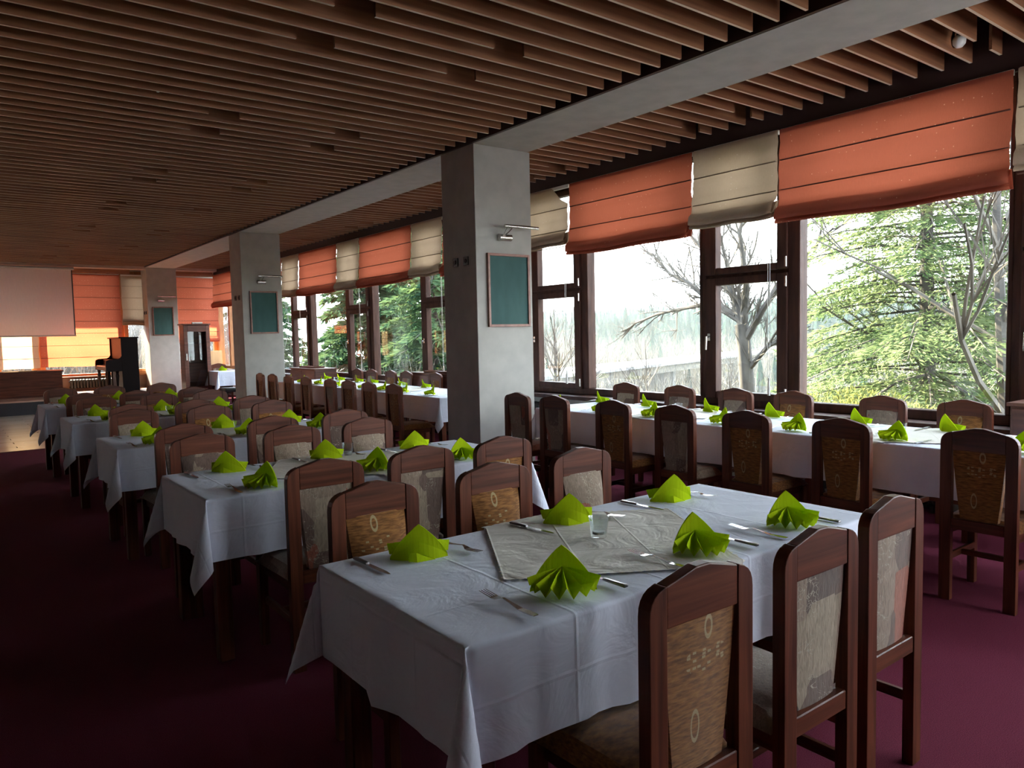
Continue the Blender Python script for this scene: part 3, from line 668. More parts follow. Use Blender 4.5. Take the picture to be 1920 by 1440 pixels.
conifer(11.0, 32.0, -1.6, 7.0, 3.2, 90, 240, 9, 'needles_dark', 'dark conifer farthest left beyond the windows beside the middle pillar', size=0.34)
conifer(15.6, 25.6, -3.6, 9.5, 3.6, 110, 420, 19, 'needles', 'light green conifer standing between the dark conifers on the left', size=0.32)

def grow(mb, p, d, L, r, depth, rg, spread=0.55, up=0.12, seg=5):
    pts = [p.copy()]; q = p.copy(); dd = d.copy()
    for i in range(3):
        dd = (dd + Vector((rg.uniform(-1, 1), rg.uniform(-1, 1), rg.uniform(-1, 1)))*0.16 + Vector((0, 0, up*0.3))).normalized()
        q = q + dd*L/3; pts.append(q.copy())
    mb.tube(pts, [r, r*.85, r*.72, r*.58], seg if r > 0.02 else 3, cap=False)
    if depth <= 0: return
    for i in range(rg.choice((2, 3, 3)) if depth > 1 else 3):
        s = rg.uniform(0.35, 1.0); k = min(3, int(s*3)+0); b0 = pts[k]
        nd = (dd + Vector((rg.uniform(-1, 1), rg.uniform(-1, 1), rg.uniform(-.7, 1)))*spread*1.5 + Vector((0, 0, up))).normalized()
        grow(mb, b0, nd, L*rg.uniform(.55, .8), r*.55, depth-1, rg, spread, up, 4)
def V(y, z, x=13.0): return Vector((x, y, z))
# big bare tree seen in the casement right of the nearest pillar
t = thing('bare_tree', 'large leafless tree with forked trunk left of the light green conifer', 'tree', (13, 9.1, -2.4), 0, 'bare trees outside')
rg = random.Random(4)
tr = MB(); off = Vector((13, 9.1, -2.4))
def S_(pts): return [p-off for p in pts]
tr.tube(S_([V(9.1, -2.6), V(9.1, 0.07), V(9.16, .78), V(9.25, 1.55)]), [0.19, 0.155, 0.145, 0.14], 10)
tr.build('trunk', 'bark', t, autos=True)
limbs = [([V(9.25, 1.5), V(9.42, 2.08), V(9.75, 2.8, 13.2), V(10.05, 3.7, 13.3)], .085), ([V(9.22, 1.45), V(9.13, 2.3), V(9.15, 3.35, 12.8), V(8.9, 4.3, 12.7)], .09),
         ([V(9.18, 1.2), V(8.75, 1.85), V(8.35, 2.34), V(7.9, 2.75), V(7.3, 3.25)], .08),
         ([V(9.12, .6), V(8.65, 1.10), V(8.38, 1.22), V(7.9, 1.7)], .06),
         ([V(9.25, 1.6), V(9.85, 1.94), V(10.22, 1.99), V(10.9, 1.92), V(11.5, 1.83), V(12.2, 1.64), V(12.6, 1.3)], .06),
         ([V(9.38, 1.75), V(10.19, 2.18), V(10.6, 2.49), V(11.1, 2.7), V(11.6, 3.18), V(12.0, 3.38)], .065),
         ([V(9.45, 2.1), V(10.04, 3.0), V(10.46, 3.39), V(10.75, 3.8)], .06)]
for pts, r in limbs:
    m = MB(); n = len(pts); m.tube(S_(pts), [r*(1-.8*i/(n-1)) for i in range(n)], 7)
    tw = MB()
    m.build('limb', 'bark', t, autos=True)
    for k in range(1, n):
        for _ in range(6):
            base = pts[k]*rg.uniform(.3, 1) ; s = rg.uniform(0, 1); base = pts[k-1].lerp(pts[k], s)
            d = (pts[k]-pts[k-1]).normalized() + Vector((rg.uniform(-.4, .4), rg.uniform(-1, 1), rg.uniform(-.6, 1)))
            grow(tw, base-off, d.normalized(), rg.uniform(.35, .9), r*(1-.7*k/n)*.42, 2, rg)
    tw.build('twigs', 'bark_pale', t)['kind'] = 'stuff'
def bare(x, y, zb, h, seed, label, depth=4, r=0.10, mat='bark', group='bare trees outside', spread=.5):
    t = thing('bare_tree', label, 'tree', (x, y, zb), 0, group); rg = random.Random(seed)
    m = MB(); pts = [Vector((0, 0, -.3)), Vector((rg.uniform(-.1, .1), 0, h*.3)), Vector((rg.uniform(-.15, .15), rg.uniform(-.1, .1), h*.62)), Vector((0, .1, h*.95))]
    m.tube(pts, [r, r*.8, r*.5, r*.12], 7); m.build('trunk', mat, t, autos=True)
    tw = MB()
    for i in range(16):
        s = rg.uniform(.22, .95); z = h*s; d = Vector((rg.uniform(-1, 1), rg.uniform(-1, 1), rg.uniform(.2, 1.0))).normalized()
        grow(tw, Vector((0, 0, z)), d, h*(1-s)*.42+.35, r*(1-s)*.5+.008, depth-1, rg, spread)
    tw.build('twigs', 'bark_pale', t)['kind'] = 'stuff'; return t
bare(15.0, 17.3, -3.2, 5.7, 11, 'small leafless tree in the narrow window beside the nearest pillar', r=.09)
bare(13.5, 5.0, -3.0, 8.0, 14, 'leafless tree standing behind the light green conifer', r=.13)
bare(10.6, 3.7, -1.6, 7.0, 15, 'leafless tree at the right end of the large right-hand window', r=.10)
bare(22.0, 20.0, -5.2, 6.8, 16, 'slender leafless tree low in the large window right of the pillar, left one', r=.07)
bare(24.0, 17.5, -5.6, 6.6, 17, 'slender leafless tree low in the large window right of the pillar, right one', r=.07)
# brushwood: countless thin stems
def brush(name, label, fn, n, seed, mat='twig_grey', hmin=.8, hmax=2.2, w=.006):
    rg = np.random.RandomState(seed); q = []
    for _ in range(n):
        x, y, z = fn(rg); h = rg.uniform(hmin, hmax); px, py, pz = x, y, z
        for s in range(3):
            k = 1 if s == 0 else 3
            for _k in range(k):
                nx, ny, nz = px+rg.normal(0, .22)*h*.4, py+rg.normal(0, .22)*h*.4, pz+h/3*rg.uniform(.6, 1.2)
                a = rg.uniform(0, pi); ex, ey = cos(a)*w*(3-s)*.7, sin(a)*w*(3-s)*.7
                q.append([(px-ex, py-ey, pz), (px+ex, py+ey, pz), (nx+ex*.6, ny+ey*.6, nz), (nx-ex*.6, ny-ey*.6, nz)])
            px, py, pz = nx, ny, nz
    o = link(name, quads_mesh(name, np.array(q), mat)); return tag(o, label, 'brushwood', kind='stuff')
def f1(rg):
    x = rg.uniform(9, 45); y = rg.uniform(-4, 70)*(.3+x/40); return x, y, terrain(x, y)
brush('brushwood', 'tangle of bare grey brushwood on the slope outside the right windows', f1, 9000, 21, hmin=1.0, hmax=2.8, w=.007)
def f2(rg): x = rg.uniform(-10, 9); y = rg.uniform(25.5, 40); return x, y, -1.0+max(0, y-30)*.03
brush('brushwood', 'pale bare brushwood outside the far wall windows', f2, 9000, 22, mat='twig_pale', hmin=2.0, hmax=4.5, w=.010)
def f3(rg): x = rg.uniform(8.0, 14.0); y = rg.uniform(10, 24); return x, y, terrain(x, y)
brush('brushwood', 'low brown brushwood outside the windows left of the nearest pillar', f3, 2600, 23, hmin=.8, hmax=2.0, w=.006)
# low yellow-green juniper just under the right window
rg = np.random.RandomState(31); k = 16000; c = np.array([9.5, 5.0, -1.0]); u = rg.normal(0, 1, (k, 3)); u /= np.linalg.norm(u, axis=1)[:, None]; u[:, 2] = np.abs(u[:, 2])
B = c + u*np.array([1.0, 2.1, 1.55])*rg.uniform(.75, 1.05, (k, 1)); d = u+rg.normal(0, .5, (k, 3)); d /= np.linalg.norm(d, axis=1)[:, None]; p = np.cross(d, rg.normal(0, 1, (k, 3))); p /= np.linalg.norm(p, axis=1)[:, None]
o = link('juniper_bush', quads_mesh('juniper_bush', np.stack([B-p*.005, B+d*.035-p*.010, B+d*.075, B+d*.035+p*.010], 1), 'bush_leaf')); tag(o, 'low yellow-green juniper bush below the light green conifer', 'bush')

# distant wood on the far slope
def forest(name, label, n, seed, fn, mat, hmin, hmax, wr, cat='wood'):
    rg = np.random.RandomState(seed); q = []
    for _ in range(n):
        x, y, z = fn(rg); h = rg.uniform(hmin, hmax); nl = 6; r = h*wr*rg.uniform(.8, 1.3)
        for L in range(nl):
            zz0 = z+h*(.08+.84*L/nl); zz1 = zz0+h*.30; rr = r*(1-L/nl*.85); a0 = rg.uniform(0, 6)
            for s in range(5):
                a, a2 = a0+s*1.2566, a0+s*1.2566+1.15; am = (a+a2)/2
                q.append([(x+rr*cos(a), y+rr*sin(a), zz0), (x+rr*.75*cos(am), y+rr*.75*sin(am), zz0-h*.03*rg.rand()), (x+rr*cos(a2), y+rr*sin(a2), zz0+h*.04*rg.rand()), (x, y, zz1)])
    o = link(name, quads_mesh(name, np.array(q), mat)); return tag(o, label, cat, kind='stuff')
def f4(rg):
    y = rg.uniform(60, 420); x = rg.uniform(185, 290); return x, y, terrain(x, min(y, 20))-1
forest('distant_wood', 'hazy conifer wood on the hill across the valley', 1300, 41, f4, 'needles_far', 9, 15, .16)
def f5(rg):
    x = rg.uniform(95, 180); y = rg.uniform(30, 260); return x, y, terrain(x, 20)
forest('valley_conifers', 'scattered conifers in the valley beyond the bridge', 60, 42, f5, 'needles_far', 7, 11, .17)
brush('valley_thicket', 'pale leafless wood filling the valley beyond the bridge', lambda rg: (lambda x, y: (x, y, terrain(x, 20)))(rg.uniform(60, 190), rg.uniform(20, 260)), 14000, 43, hmin=4.5, hmax=9, w=.045)
# bridge
br = thing('road_bridge', 'long flat concrete bridge crossing the valley', 'bridge', (88.4, 92.7, -4.55))
dv = Vector((52.4, 17.7, 0)).normalized(); pv = Vector((-dv.y, dv.x, 0))
def slab(mb, s0, s1, w0, w1, z0, z1):
    c = [dv*s0+pv*w0, dv*s1+pv*w0, dv*s1+pv*w1, dv*s0+pv*w1]
    mb.add([(*p.xy, z0) for p in c]+[(*p.xy, z1) for p in c], [(3,2,1,0),(4,5,6,7),(0,1,5,4),(1,2,6,5),(2,3,7,6),(3,0,4,7)])
m = MB(); slab(m, -60, 260, -5, 5, -.5, 0); m.build('bridge_deck', 'concrete', br)
m = MB(); slab(m, -60, 260, -4.2, -3.4, -1.9, -.5); slab(m, -60, 260, 3.4, 4.2, -1.9, -.5); m.build('bridge_girder', 'twig_grey', br)
m = MB()
for s in range(-60, 261, 4): slab(m, s, s+.12, -5, -4.9, 0, 1.0)
slab(m, -60, 260, -5, -4.93, .95, 1.02); m.build('bridge_railing', 'gold_grey', br)
for s in (-20, 30, 80, 130):
    m = MB(); slab(m, s, s+1.4, -2.5, 2.5, -14, -1.9); m.build('bridge_pier', 'concrete', br)
# haze hanging in the valley
m, t, b_ = new_mat('valley_haze'); t.nodes.remove(b_)
vs = N(t, 'ShaderNodeVolumeScatter'); vs.inputs['Density'].default_value = 0.0003; vs.inputs['Color'].default_value = (0.86, 0.94, 1.0, 1); vs.inputs['Anisotropy'].default_value = 0.2
t.links.new(vs.outputs[0], t.nodes['Material Output'].inputs['Volume'])
hz = MB(); hz.box(42, 420, -50, 430, -30, 45); o = hz.build('valley_haze', 'valley_haze'); tag(o, 'pale blue haze lying over the valley and far hills', 'haze', kind='stuff')

# ================================================================== CHAIRS
def rounded(pts_r, n=5):
    """polygon with rounded corners: (x, z, r)"""
    out = []; k = len(pts_r)
    for i, (x, z, r) in enumerate(pts_r):
        p = Vector((x, z)); a = Vector(pts_r[i-1][:2]); c = Vector(pts_r[(i+1) % k][:2])
        if r <= 0: out.append((x, z)); continue
        u = (a-p).normalized(); v = (c-p).normalized()
        for j in range(n+1):
            s = j/n; out.append(tuple(p + u*r*(1-s)**2 + v*r*s**2))
    return out
def make_chair(fab, label):
    t = thing('dining_chair', label, 'chair'); k = []
    for s in (-1, 1):
        m = MB(); a, c = s*0.124, s*0.180
        pts = rounded([(a, 0, 0), (c, 0, 0), (c, 0.884, 0.050), (a, 0.897, 0.004)])
        if s > 0: pass
        m.prism(pts, 1, 0.0, 0.036); k.append(m.build('rear_leg', 'wood_up', t, bevel=0.0035, bseg=2))
    m = MB(); m.prism([(-.1235, .800), (.1235, .800), (.1235, .896), (.022, .921), (-.022, .921), (-.1235, .896)], 1, 0.002, 0.034); k.append(m.build('top_rail', 'wood_across', t, bevel=0.0035, bseg=2))
    m = MB(); m.box(-.1235, .1235, .003, .031, .385, .440); k.append(m.build('bottom_rail', 'wood_across', t, bevel=0.003, bseg=1))
    # upholstered back: full width at the top, narrower and thicker at the bottom, bulging forward
    nz_, nx = 12, 7; vs = []; fs = []
    for j in range(nz_+1):
        s = j/nz_; z = .806 - s*(.806-.441); hw = .1225 - .036*s**1.3; yb = .010 + .012*s; th = .026 + .050*sin(min(1, s*1.15)*pi*.62)
        ring = []
        for i in range(nx): 
            u = -1+2*i/(nx-1); ring.append((hw*u, yb - .006*(1-u*u), z))
        for i in range(nx):
            u = 1-2*i/(nx-1); ring.append((hw*u*.985, yb + th*(.55+.45*(1-u**4)), z))
        vs += ring
    R_ = 2*nx
    for j in range(nz_):
        for i in range(R_): fs.append((j*R_+i, (j+1)*R_+i, (j+1)*R_+(i+1) % R_, j*R_+(i+1) % R_))
    fs += [tuple(range(R_)), tuple(nz_*R_+i for i in range(R_))[::-1]]
    m = MB(); m.add(vs, fs); k.append(m.build('backrest', fab, t, autos=True))
    # seat
    n = 12; 
    Z = []; vs = []; fs = []
    for i in range(n+1):
        for j in range(n+1):
            u, v = -1+2*i/n, -1+2*j/n; e = (1-abs(u)**5)*(1-abs(v)**5)
            hw = .176 + .022*(v+1)/2
            vs.append((u*hw, .235+v*.195, .405 + .058*e**.45))
    for i in range(n):
        for j in range(n): a = i*(n+1)+j; fs.append((a, a+n+1, a+n+2, a+1))
    m = MB(); m.add(vs, fs); m.box(-.172, .172, .045, .425, .395, .408); k.append(m.build('seat_cushion', fab, t, autos=True))
    m = MB(); m.box(-.165, -.145, .036, .395, .345, .398); m.box(.145, .165, .036, .395, .345, .398); m.box(-.165, .165, .392, .412, .345, .398); k.append(m.build('seat_frame', 'wood_deep', t, bevel=.003, bseg=1))
    for s in (-1, 1):
        m = MB(); x = s*.168; m.prism([(x-.020, .39), (x+.020, .39), (x+.020, .43), (x-.020, .43)], 2, 0, .395); k.append(m.build('front_leg', 'wood_up', t, bevel=.003, bseg=1))
        m = MB(); x = s*.156; m.box(x-.010, x+.010, .034, .392, .20, .235); k.append(m.build('side_stretcher', 'wood_deep', t, bevel=.003, bseg=1))
    m = MB(); m.box(-.146, .146, .20, .222, .203, .232); k.append(m.build('cross_stretcher', 'wood_across', t, bevel=.003, bseg=1))
    KIDS[t.name] = k
    return t
proto = {}
used = {}
def chair(kind, x, y, rz, desc, group):
    fab = 'fabric_orange' if kind == 'o' else 'fabric_beige'
    jit = radians(random.uniform(-1.6, 1.6))
    if kind not in proto:
        proto[kind] = make_chair(fab, desc); t = proto[kind]; t.location = (x, y, 0); t.rotation_euler = (0, 0, rz+jit); t['group'] = group; return t
    return copy_tree(proto[kind], (x, y, 0), rz+jit, desc, group)
FN = {'o': 'rust-brown', 'b': 'beige leaf-patterned'}
TN = ['nearest', 'second', 'third', 'fourth', 'fifth']
LMR = ['left', 'middle', 'right']
near = [((1.35, 1.835, 2.35), 'obb'), ((1.33, 1.84, 2.32), 'bbo'), ((1.24, 1.83, 2.39), 'bbb'), ((1.31, 1.85, 2.37), 'bob'), ((1.24, 1.75, 2.36), 'bbb')]
farc = [((1.25, 1.81, 2.34), 'oob'), ((1.18, 1.72, 2.25), 'bbb'), ((1.22, 1.78, 2.32), 'boo'), ((1.25, 1.82, 2.36), 'bob'), ((1.17, 1.70, 2.30), 'boo')]
nyo = [(1.06, 1.05, 1.10), (3.09, 3.12, 3.10), (5.10, 5.12, 5.16), (7.13, 7.16, 7.18), (9.18, 9.16, 9.18)]
fyo = [(2.50, 2.52, 2.56), (4.50, 4.52, 4.55), (6.58, 6.52, 6.54), (8.55, 8.48, 8.56), (10.60, 10.58, 10.55)]
TY = [1.37+2.02*i for i in range(5)]; TY[4] = 9.42
for i in range(5):
    for j in range(3):
        chair(near[i][1][j], near[i][0][j], nyo[i][j], 0, '%s-backed chair at the %s place on the near side of the %s small table' % (FN[near[i][1][j]], LMR[j], TN[i]), 'chairs at the small tables')
        chair(farc[i][1][j], farc[i][0][j], fyo[i][j], pi, '%s-backed chair at the %s place on the far side of the %s small table' % (FN[farc[i][1][j]], LMR[j], TN[i]), 'chairs at the small tables')
ORD = ['first', 'second', 'third', 'fourth', 'fifth', 'sixth', 'seventh', 'eighth']
By = [5.38, 4.865, 4.16, 3.54, 2.94, 2.29, 1.555]; Bk = 'bbobooo'
for i, y in enumerate(By): chair(Bk[i], 4.165, y, -pi/2, '%s-backed chair, %s from the pillar, room side of near long table' % (FN[Bk[i]], ORD[i]), 'chairs at the long tables')
Wy = [5.53, 4.81, 4.16, 3.58, 2.82, 2.24]; Wk = 'bbbobo'
for i, y in enumerate(Wy): chair(Wk[i], 5.775, y, pi/2, '%s-backed chair, %s from the pillar, window side of near long table' % (FN[Wk[i]], ORD[i]), 'chairs at the long tables')
Ay = [12.02, 11.47, 10.80, 10.14, 9.32, 8.76, 8.20, 7.575]; Ak = 'oooobooo'
for i, y in enumerate(Ay): chair(Ak[i], 4.09, y, -pi/2, '%s-backed chair, %s from the middle pillar, room side of far long table' % (FN[Ak[i]], ORD[i]), 'chairs at the long tables')
AWy = [11.89, 11.37, 10.70, 10.20, 9.35]; AWk = 'obobo'
for i, y in enumerate(AWy): chair(AWk[i], 5.775, y, pi/2, '%s-backed chair, %s from left on the window side of far long table' % (FN[AWk[i]], ORD[i]), 'chairs at the long tables')
chair('b', 5.25, 18.25, pi, 'beige-backed chair behind the little table in the far right corner', 'chairs at the corner table')

# ================================================================== TABLES AND CLOTHS
def table(x0, x1, y0, y1, label, group, h=0.752):
    t = thing('dining_table', label, 'table', ((x0+x1)/2, (y0+y1)/2, 0), 0, group)
    a, c = (x1-x0)/2, (y1-y0)/2
    m = MB(); m.box(-a, a, -c, c, h-.026, h); m.build('table_top', 'wood_across', t, bevel=.003, bseg=1)
    m = MB(); e = .05; m.box(-a+e, a-e, -c+e, -c+e+.022, h-.115, h-.026); m.box(-a+e, a-e, c-e-.022, c-e, h-.115, h-.026); m.box(-a+e, -a+e+.022, -c+e+.022, c-e-.022, h-.115, h-.026); m.box(a-e-.022, a-e, -c+e+.022, c-e-.022, h-.115, h-.026)
    m.build('apron', 'wood_across', t)
    for sx in (-1, 1):
        for sy in (-1, 1):
            m = MB(); px, py = sx*(a-.062), sy*(c-.062); m.box(px-.033, px+.033, py-.033, py+.033, 0, h-.027); m.build('table_leg', 'wood_up', t, bevel=.004, bseg=1)
    return t
def cloth_pt(x, y, a, c, top, seed=0.0, wav=1.0):
    """where the point (x,y) of the unfolded cloth ends up on a table of half sizes a,c"""
    ex, ey = abs(x)-a, abs(y)-c; sx, sy = (1 if x > 0 else -1), (1 if y > 0 else -1)
    rr = 0.012                                        # soft edge
    def drop(e):                                      # outwards, down
        if e <= 0: return 0.0, 0.0
        s = min(e, rr*pi/2); o = rr*sin(s/rr); d = rr*(1-cos(s/rr)); return o, d + max(0, e-rr*pi/2)
    if ex <= 0 and ey <= 0: return (x, y, top)
    if ex > 0 and ey > 0:
        r = hypot(ex, ey); th = atan2(ey, ex)          # 0 .. 90 deg of cloth
        rho = radians(14.5); ph = th/(pi/2)*2*pi       # walk once around the cone
        # direction on the cone: axis leans rho outwards on the diagonal; start straight down
        out = 0.62*sin(rho)*(1-cos(ph)); side = 0.62*sin(rho)*sin(ph)
        dx = out*.7071 - side*.7071*-1*-1; dy = out*.7071 + side*.7071
        dz = -sqrt(max(.05, 1-dx*dx-dy*dy))
        return (sx*(a+rr + max(0, dx)*r + min(0, dx)*r*.5), sy*(c+rr + max(0, dy)*r + min(0, dy)*r*.5), top + dz*r)
    if ex > 0:
        o, d = drop(ex); k = min(1, d/.3); cor = max(0, 1-(c-abs(y))/.18)
        w = (0.010*sin(y*17+seed*3)+0.008*sin(y*31+seed*7+sx))*k*wav*(1-cor)
        return (sx*(a+o+.006+abs(w)+w), y, top-d)
    o, d = drop(ey); k = min(1, d/.3); cor = max(0, 1-(a-abs(x))/.18)
    w = (0.010*sin(x*15+seed*5)+0.009*sin(x*29+seed*2+sy))*k*wav*(1-cor)
    return (x, sy*(c+o+.006+abs(w)+w), top-d)
def axis_samples(a, ov, step=.045, fine=.02):
    s = [-(a+ov)]
    inner = list(np.linspace(-(a+ov), -a-.02, max(4, int(ov/.028)))) + list(np.linspace(-a-.014, -a+.004, 5)) + list(np.linspace(-a+.02, a-.02, max(6, int(2*a/step)))) + list(np.linspace(a-.004, a+.014, 5)) + list(np.linspace(a+.02, a+ov, max(4, int(ov/.028))))
    return np.array(inner)
def tablecloth(x0, x1, y0, y1, ovx, ovy, label, group, seed, top=.757):
    a, c = (x1-x0)/2, (y1-y0)/2; X = axis_samples(a, ovx); Y = axis_samples(c, ovy)
    Pn = np.zeros((len(X), len(Y), 3)); UV = np.zeros((len(X), len(Y), 2))
    for i, x in enumerate(X):
        for j, y in enumerate(Y):
            p = cloth_pt(x, y, a, c, top, seed); inn = min(a-abs(x), c-abs(y))
            # ironed creases raise the cloth a little
            cz = 0
            if inn > 0: 
                cz = .0022*(math.exp(-((x-.0*a)/.012)**2) + math.exp(-((y)/.012)**2)) + .0015*mnoise.noise(Vector((x*6, y*6, seed))) + .0008
            Pn[i, j] = (p[0], p[1], p[2]+cz); UV[i, j] = (x+.1*seed, y)
    me = grid_mesh('tablecloth', Pn, 'tablecloth_white', UV)
    o = link('tablecloth', me, None, ((x0+x1)/2, (y0+y1)/2, 0)); tag(o, label, 'tablecloth', group)
    return o
def runner(cx, cy, ang, half, tx, ty, ta, tc_, label, group, top=.7625, n=56):
    """square cloth laid askew; tx,ty centre and ta,tc half sizes of the table beneath"""
    s = np.linspace(-half, half, n); Pn = np.zeros((n, n, 3)); UV = np.zeros((n, n, 2))
    for i in range(n):
        for j in range(n):
            u, v = s[i], s[j]
            if i in (0, n-1) and j % 2: u *= 1-.010/half
            if j in (0, n-1) and i % 2: v *= 1-.010/half
            x = cx-tx + u*cos(ang) - v*sin(ang); y = cy-ty + u*sin(ang) + v*cos(ang)
            p = cloth_pt(x, y, ta+.009, tc_+.009, top, 1.0, 0.0)
            z = p[2] + (.0012*mnoise.noise(Vector((u*9, v*9, cx))) + .001 if abs(x) < ta and abs(y) < tc_ else 0)
            o_ = 0.012 if (abs(x) > ta or abs(y) > tc_) else 0
            Pn[i, j] = (p[0] + (o_ if x > ta else (-o_ if x < -ta else 0)), p[1] + (o_ if y > tc_ else (-o_ if y < -tc_ else 0)), z); UV[i, j] = (u, v)
    o = link('table_runner', grid_mesh('table_runner', Pn, 'runner_sand', UV), None, (tx, ty, 0)); return tag(o, label, 'table linen', group)

# ---- tableware
def make_fork():
    m = MB()
    prof = [(0.0, .0075), (.01, .0095), (.06, .0085), (.10, .0045), (.128, .0035), (.140, .007), (.150, .0115), (.165, .0125), (.172, .0125)]
    zz = [.004, .0035, .003, .009, .013, .010, .006, .005, .006]; vs = []; fs = []
    for (y, w), z in zip(prof, zz): vs += [(-w, y, z), (w, y, z), (w, y, z+.002), (-w, y, z+.002)]
    for i in range(len(prof)-1):
        b0 = i*4
        for k in range(4): fs.append((b0+k, b0+(k+1) % 4, b0+4+(k+1) % 4, b0+4+k))
    fs += [(3, 2, 1, 0), tuple(len(vs)-4+k for k in range(4))]
    m.add(vs, fs)
    for k in range(4):
        x = -.0105+k*.007; m.add([(x-.0019, .170, .006), (x+.0019, .170, .006), (x+.0019, .170, .008), (x-.0019, .170, .008), (x-.0010, .218, .011), (x+.0010, .218, .011), (x+.0010, .218, .0125), (x-.0010, .218, .0125)], [(3,2,1,0),(4,5,6,7),(0,1,5,4),(1,2,6,5),(2,3,7,6),(3,0,4,7)])
    t = thing('fork', 'x', 'cutlery'); o = m.build('fork_body', 'cutlery_steel', t); KIDS[t.name] = [o]; return t
def make_knife():
    t = thing('knife', 'x', 'cutlery')
    m = MB(); m.prism([(-.0085, 0), (.0085, 0), (.0075, .085), (-.0065, .085)], 2, .001, .0085); a = m.build('knife_handle', 'knife_handle', t, bevel=.003, bseg=2, autos=True)
    m = MB(); m.prism([(-.0055, .085), (.0065, .085), (.0095, .13), (.0095, .175), (.004, .212), (-.002, .217), (-.0065, .19), (-.0065, .12)], 2, .0025, .0042); b = m.build('knife_blade', 'cutlery_steel', t)
    KIDS[t.name] = [a, b]; return t
def make_napkin():
    """fan-folded napkin: pleated fan on the diner's side (-y), arched panel leaning behind it"""
    t = thing('folded_napkin', 'x', 'napkin')
    # arch panel: pointed, slightly curved, leaning back
    m = MB(); n = 13; F = []; Bk_ = []
    for i in range(n):
        u = -1+2*i/(n-1); hgt = .014 + .100*(1-abs(u)**1.12)**.80
        x = .090*u; yb = .012
        for lst, off in ((F, 0.0), (Bk_, .005)):
            lst.append([(x*1.0, yb+off-.030*u*u, .001), (x*.99, yb+off-.028*u*u-.002, .001+hgt*.5), (x*.96, yb+.004*hgt/.11+off-.024*u*u, .001+hgt)])
    vs = [p for c in F for p in c] + [p for c in Bk_ for p in c]; o_ = 3*n; fs = []
    for i in range(n-1):
        for k in range(2):
            a = i*3+k; fs.append((a, a+3, a+4, a+1)); fs.append((o_+a, o_+a+1, o_+a+4, o_+a+3))
        fs.append((i*3+2, (i+1)*3+2, o_+(i+1)*3+2, o_+i*3+2))
    fs += [(0, 1, o_+1, o_), (1, 2, o_+2, o_+1), ((n-1)*3, o_+(n-1)*3, o_+(n-1)*3+1, (n-1)*3+1), ((n-1)*3+1, o_+(n-1)*3+1, o_+(n-1)*3+2, (n-1)*3+2)]
    m.add(vs, fs); a = m.build('napkin_panel', 'napkin_green', t)
    # pleats radiating from the middle of the panel down to the cloth
    m = MB(); np_ = 15; apex = (0.0, .006, .060); rim = []; mid = []
    for i in range(np_):
        th = radians(-172 + 164*i/(np_-1)); up = i % 2
        R = .104 if up else .092
        e = abs(i-(np_-1)/2)/((np_-1)/2)
        z = (.036 if up else .0015) + .016*e**3
        rim.append((R*cos(th), -.004+R*.95*sin(th), z)); 
        mid.append((R*.5*cos(th), .002+R*.5*.85*sin(th), .060*.42+z*.5+(.006 if up else -.010)))
    vs = [apex]+mid+rim; fs = []
    for i in range(np_-1):
        fs.append((0, 1+i, 2+i)); fs.append((1+i, 1+np_+i, 2+np_+i, 2+i))
    m.add(vs, fs); b = m.build('napkin_pleats', 'napkin_green', t)
    # little folded foot behind
    m = MB(); m.add([(-.050, .016, .001), (.008, .036, .001), (.010, .032, .030), (-.048, .018, .003), (.034, .020, .001), (.030, .019, .026)], [(0, 1, 2), (0, 2, 3), (1, 4, 5, 2)]); c = m.build('napkin_foot', 'napkin_green', t)
    KIDS[t.name] = [a, b, c]; return t
protos = {}
def put(kind, x, y, z, rz, label, group):
    if kind not in protos:
        protos[kind] = {'fork': make_fork, 'knife': make_knife, 'napkin': make_napkin, 'glass': make_glass}[kind]()
        t = protos[kind]; t.location = (x, y, z); t.rotation_euler = (0, 0, rz); t['label'] = label; t['group'] = group; return t
    return copy_tree(protos[kind], (x, y, z), rz, label, group)
def make_glass():
    t = thing('tumbler', 'x', 'glass')
    m = MB(); m.lathe([(0, 0), (.022, 0), (.026, .004), (.034, .070), (.0345, .071), (.0325, .070), (.0235, .014), (0, .012)], 24); a = m.build('glass_body', 'drinking_glass', t, smooth=True)
    m = MB(); m.lathe([(0, .013), (.0205, .013), (.0215, .020), (.019, .022), (0, .021)], 20); b = m.build('tealight_candle', 'gold_grey', t, autos=True)
    KIDS[t.name] = [a, b]; return t

